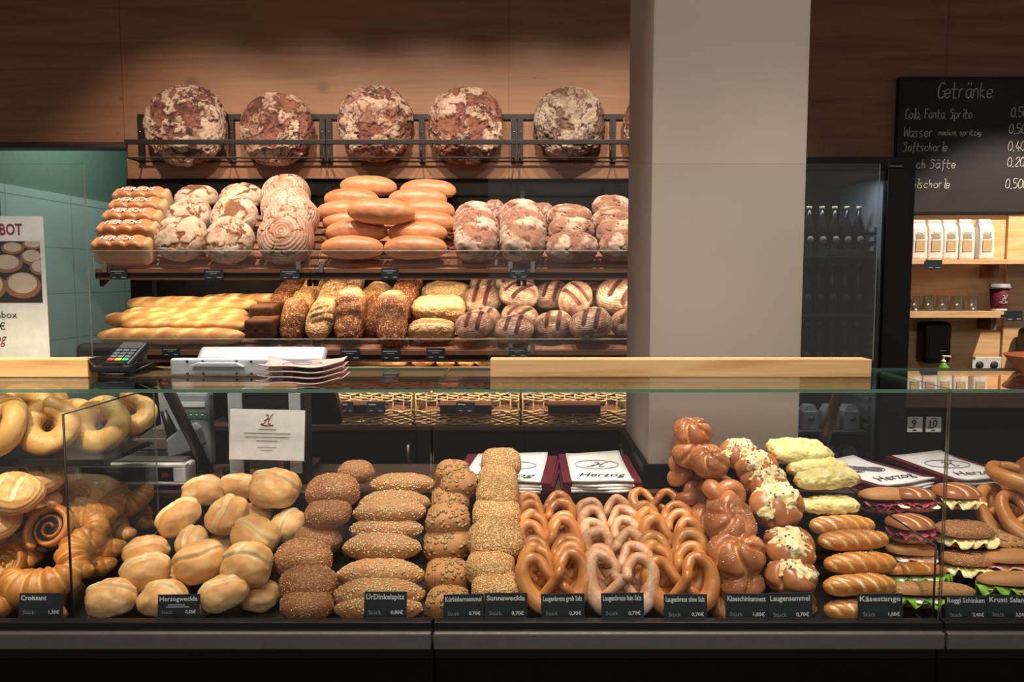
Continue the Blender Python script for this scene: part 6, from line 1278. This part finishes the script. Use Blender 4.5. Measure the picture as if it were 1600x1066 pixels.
# settle the goods so that neighbours touch instead of sinking into each other
RELAX = {"sesame_roll.001": [0, 0, 0, 0.92], "sesame_roll.006": [1, -14, 11, 0.912], "oblong_rye_loaf.011": [-2, -15, 9, 0.912], "dark_rye_block": [0, 0, 10, 1.0], "sandwich.007": [12, 12, 1, 0.955], "seeded_loaf.003": [0, 0, 10, 1.0], "pretzel": [0, -14, 16, 0.955], "sugared_pastry.002": [-17, 20, -6, 1.0], "ringed_loaf": [6, 14, 1, 1.0], "bread_roll.004": [-2, 15, -3, 0.955], "slashed_loaf.003": [7, 60, -1, 0.955], "cheese_stick.002": [5, 14, -8, 1.0], "sandwich": [16, 13, 1, 1.0], "pretzel.020": [19, 22, 3, 0.871], "ring_bread.001": [12, -13, 13, 0.955], "ring_bread": [8, -13, 13, 0.955], "dark_rye_block.001": [13, -38, 13, 0.955], "slashed_loaf.011": [0, 12, 0, 1.0], "white_roll.021": [-6, 13, -10, 1.0], "white_roll.019": [-3, 11, -4, 1.0], "croissant.003": [-12, 13, -4, 0.955], "croissant.004": [13, -22, 17, 0.912], "cheese_stick.001": [5, 14, 2, 1.0], "white_roll.006": [10, -13, 16, 0.955], "slashed_loaf.010": [0, -25, -8, 0.955], "pretzel.017": [-8, -14, 10, 0.871], "pumpkin_seed_roll": [-5, 0, 0, 0.955], "long_loaf.010": [-3, 12, 0, 1.0], "knot_roll.008": [13, 14, -9, 0.912], "croissant": [8, -12, 10, 1.0], "long_loaf.001": [-6, 44, 5, 1.0], "knot_roll.004": [16, 25, -12, 0.912], "slashed_loaf.009": [-8, -30, 12, 0.955], "pointed_roll.003": [2, 14, -5, 0.955], "ring_bread.006": [-12, 13, -2, 1.0], "seeded_roll.002": [4, -14, 9, 1.0], "pumpkin_seed_roll.006": [1, -11, 5, 0.92], "bread_roll.001": [7, 14, 7, 0.955], "pretzel.013": [2, -14, 11, 0.912], "pretzel.008": [3, -14, 5, 0.92], "floury_loaf.005": [11, -28, -1, 0.955], "seeded_roll.003": [-4, 14, -10, 0.955], "white_roll.009": [5, 0, 10, 0.955], "slashed_loaf.005": [-11, 15, 0, 1.0], "white_roll.005": [5, 0, -5, 0.912], "sandwich.003": [7, 13, -10, 0.871], "oblong_rye_loaf.013": [12, 15, 1, 0.955], "white_roll.011": [4, -24, 19, 0.955], "knot_roll.001": [-6, -3, 5, 1.0], "floury_loaf.004": [-1, 3, 0, 0.955], "oblong_rye_loaf.009": [-1, -15, 9, 0.879], "long_loaf.006": [-10, 44, 3, 1.0], "pretzel.001": [5, -14, 5, 0.912], "pretzel.023": [-9, -22, 17, 0.955], "pretzel.009": [0, 0, 5, 0.955], "knot_roll.006": [-9, -14, 9, 0.912], "oblong_rye_loaf": [1, -15, 9, 1.0], "snail_pastry.001": [-8, 12, -5, 1.0], "sandwich.002": [-17, -23, 2, 0.955], "slashed_loaf.001": [11, -44, 1, 1.0], "sandwich.010": [8, 12, -5, 0.955], "knot_roll.005": [-7, 14, -4, 0.871], "sesame_roll": [4, 15, 1, 1.0], "pretzel.021": [13, 12, -9, 0.92], "slashed_loaf.015": [-3, -40, 13, 1.0], "cheese_stick.004": [10, 13, -9, 0.912], "pointed_roll.005": [0, 0, -5, 1.0], "seeded_loaf.006": [-2, 12, 0, 1.0], "ringed_loaf.003": [0, 0, 10, 1.0], "snail_pastry": [19, -22, 7, 0.912], "cheese_nest.004": [0, 0, 0, 0.955], "pretzel.003": [0, 0, 5, 0.955], "pretzel.005": [0, 3, 4, 0.912], "pretzel.012": [-5, 0, 0, 0.912], "long_loaf.009": [0, 0, 0, 0.955], "knot_roll.010": [3, 11, -4, 1.0], "white_roll.022": [-5, 13, -10, 1.0], "white_roll.020": [-4, 23, -15, 1.0], "pretzel.022": [0, 0, 5, 1.0], "white_roll.008": [-11, 13, 0, 0.955], "slashed_loaf.004": [11, -30, 10, 1.0], "pumpkin_seed_roll.004": [-2, 14, -10, 1.0], "toast_loaf": [-10, 0, 0, 0.955], "sandwich.005": [5, 0, 0, 0.955], "pretzel.015": [-3, -14, 10, 0.955], "bread_roll.009": [-1, -15, 13, 0.955], "seeded_roll.004": [8, -11, 4, 1.0], "pretzel.019": [0, 0, 0, 0.955], "pointed_roll.004": [5, 0, 0, 0.955], "bread_roll.005": [1, -12, 2, 1.0], "croissant.009": [-2, 13, -14, 1.0], "seeded_loaf.008": [0, 0, 10, 1.0], "oblong_rye_loaf.006": [0, -15, 9, 1.0], "ring_bread.004": [-14, 23, -4, 1.0], "slashed_loaf.012": [5, 57, -1, 1.0], "ring_bread.002": [20, -22, 4, 1.0], "pretzel.018": [-8, -14, 5, 0.912], "slashed_loaf.014": [1, 30, -2, 0.955], "pointed_roll.002": [0, 2, 9, 1.0], "cheese_nest.005": [-5, -13, 10, 0.955], "slashed_loaf.008": [10, 15, -1, 0.955], "knot_roll": [3, 14, 7, 1.0], "oblong_rye_loaf.008": [-1, -27, 8, 0.955], "seeded_loaf.001": [0, 0, 10, 0.955], "pretzel.011": [0, 0, 0, 0.912], "pretzel.002": [5, -14, 0, 0.912], "croissant.012": [8, -12, 10, 1.0], "white_roll.010": [1, -13, 0, 0.912], "lye_stick.004": [-11, -13, 6, 0.955], "sugared_pastry.001": [15, -22, 11, 0.955], "white_roll.013": [5, 0, 0, 0.92], "pointed_roll": [-4, 25, -2, 1.0], "sandwich.009": [-5, 0, -5, 0.955], "croissant.002": [7, -12, 10, 1.0], "pretzel.006": [-5, 0, 0, 0.912], "long_loaf.002": [0, 0, 0, 0.955], "sesame_roll.005": [-4, -14, 10, 0.912], "croissant.006": [-2, 13, -14, 0.912], "slashed_loaf.007": [-1, 15, -11, 0.912], "oblong_rye_loaf.004": [12, 105, 9, 1.0], "lye_stick.001": [-5, -10, 4, 1.0], "white_roll.023": [6, -13, 11, 1.0], "oblong_rye_loaf.005": [0, -33, 8, 1.0], "white_roll.014": [10, -13, 9, 0.955], "white_roll.003": [11, -15, 2, 1.0], "sesame_roll.004": [1, -14, 10, 0.955], "seeded_roll.001": [-1, -14, 9, 1.0], "ring_bread.003": [3, -12, 2, 1.0], "sesame_roll.007": [-1, 25, -21, 0.955], "baguette.003": [-9, -3, 0, 1.0], "slashed_loaf.017": [12, 15, -1, 0.955], "croissant.010": [-14, 22, -12, 1.0], "sandwich.006": [-2, -13, 9, 1.0], "white_roll.012": [5, -13, 5, 1.0], "white_roll.007": [6, -13, 15, 1.0], "cheese_nest.003": [0, 0, 5, 1.0], "croissant.001": [23, -22, 14, 0.912], "knot_roll.003": [0, 25, -2, 0.955], "pumpkin_seed_roll.002": [-6, 14, -9, 0.955], "long_loaf.004": [3, -12, -1, 1.0], "ringed_loaf.001": [-4, 14, -9, 1.0], "pointed_roll.007": [3, -13, 6, 1.0], "oblong_rye_loaf.002": [4, -60, 6, 1.0], "ringed_loaf.002": [16, -54, -4, 1.0], "pretzel.007": [3, -14, 11, 1.0], "oblong_rye_loaf.001": [1, -15, 9, 1.0], "pretzel.014": [-8, -14, 10, 0.912], "lye_stick.003": [-11, -13, 10, 0.955], "sesame_roll.002": [6, -14, 9, 0.955], "croissant.007": [2, -13, 9, 0.912], "white_roll.018": [0, 0, -5, 1.0], "ring_bread.005": [-5, 0, 0, 0.912], "baguette.002": [6, -14, -9, 0.955], "seeded_loaf.009": [3, -15, 21, 0.955], "white_roll": [-10, 0, 0, 1.0], "croissant.008": [5, 0, -5, 1.0], "oblong_rye_loaf.014": [8, -15, 9, 0.955], "knot_roll.002": [2, -14, 9, 0.912], "pretzel.004": [0, 0, 0, 0.912], "slashed_loaf.016": [-5, -45, 1, 1.0], "white_roll.016": [5, -14, 9, 1.0], "seeded_loaf.007": [5, -30, 1, 0.912], "sugared_pastry": [-14, 22, -1, 0.955], "long_loaf.005": [-2, 15, 1, 1.0], "baguette.004": [16, -37, 12, 1.0], "pumpkin_seed_roll.003": [-4, -14, 5, 1.0], "seeded_roll.005": [9, -13, 5, 0.955], "white_roll.015": [-10, 14, -9, 0.955], "cheese_stick.003": [0, -14, 4, 0.955], "pointed_roll.006": [3, -14, 1, 1.0], "snail_pastry.002": [-12, 13, -4, 0.955], "baguette": [-20, 56, 8, 1.0], "croissant.011": [-6, 10, -4, 0.955], "slashed_loaf.002": [0, 0, 10, 0.955], "oblong_rye_loaf.010": [-11, -12, 0, 0.912], "white_roll.002": [-2, 25, -3, 1.0], "pretzel.016": [2, -14, 15, 0.912], "knot_roll.009": [-4, -14, 5, 1.0], "croissant.005": [2, -13, 9, 0.955], "sandwich.004": [-3, 13, -10, 0.871], "knot_roll.007": [-2, -25, 14, 0.955], "sandwich.001": [-12, -13, 9, 0.912], "oat_loaf.002": [-8, -15, 1, 0.955], "baguette.005": [9, -41, 3, 1.0], "slashed_loaf.006": [1, -45, 21, 1.0], "cheese_nest.006": [5, 13, -6, 0.955], "white_roll.004": [12, -12, 5, 0.912], "slashed_loaf": [7, 15, 0, 1.0], "floury_loaf.001": [-11, 56, 6, 1.0], "floury_loaf.002": [-16, 14, 1, 0.955], "seeded_roll.006": [4, -13, 6, 0.912], "sandwich.008": [12, 12, -5, 0.912], "oblong_rye_loaf.012": [-3, -25, -2, 1.0], "pretzel.010": [0, 0, 0, 0.92], "pumpkin_seed_roll.005": [-6, 11, -4, 1.0], "seeded_loaf.002": [-14, 14, -1, 0.955], "sesame_roll.003": [0, 0, 5, 0.955]}
for n_, (dx, dy_, dz, sc) in RELAX.items():
    o = bpy.data.objects.get(n_)
    if o: o.location = o.location + Vector((dx, dy_, dz)) * .001; o.scale = o.scale * sc
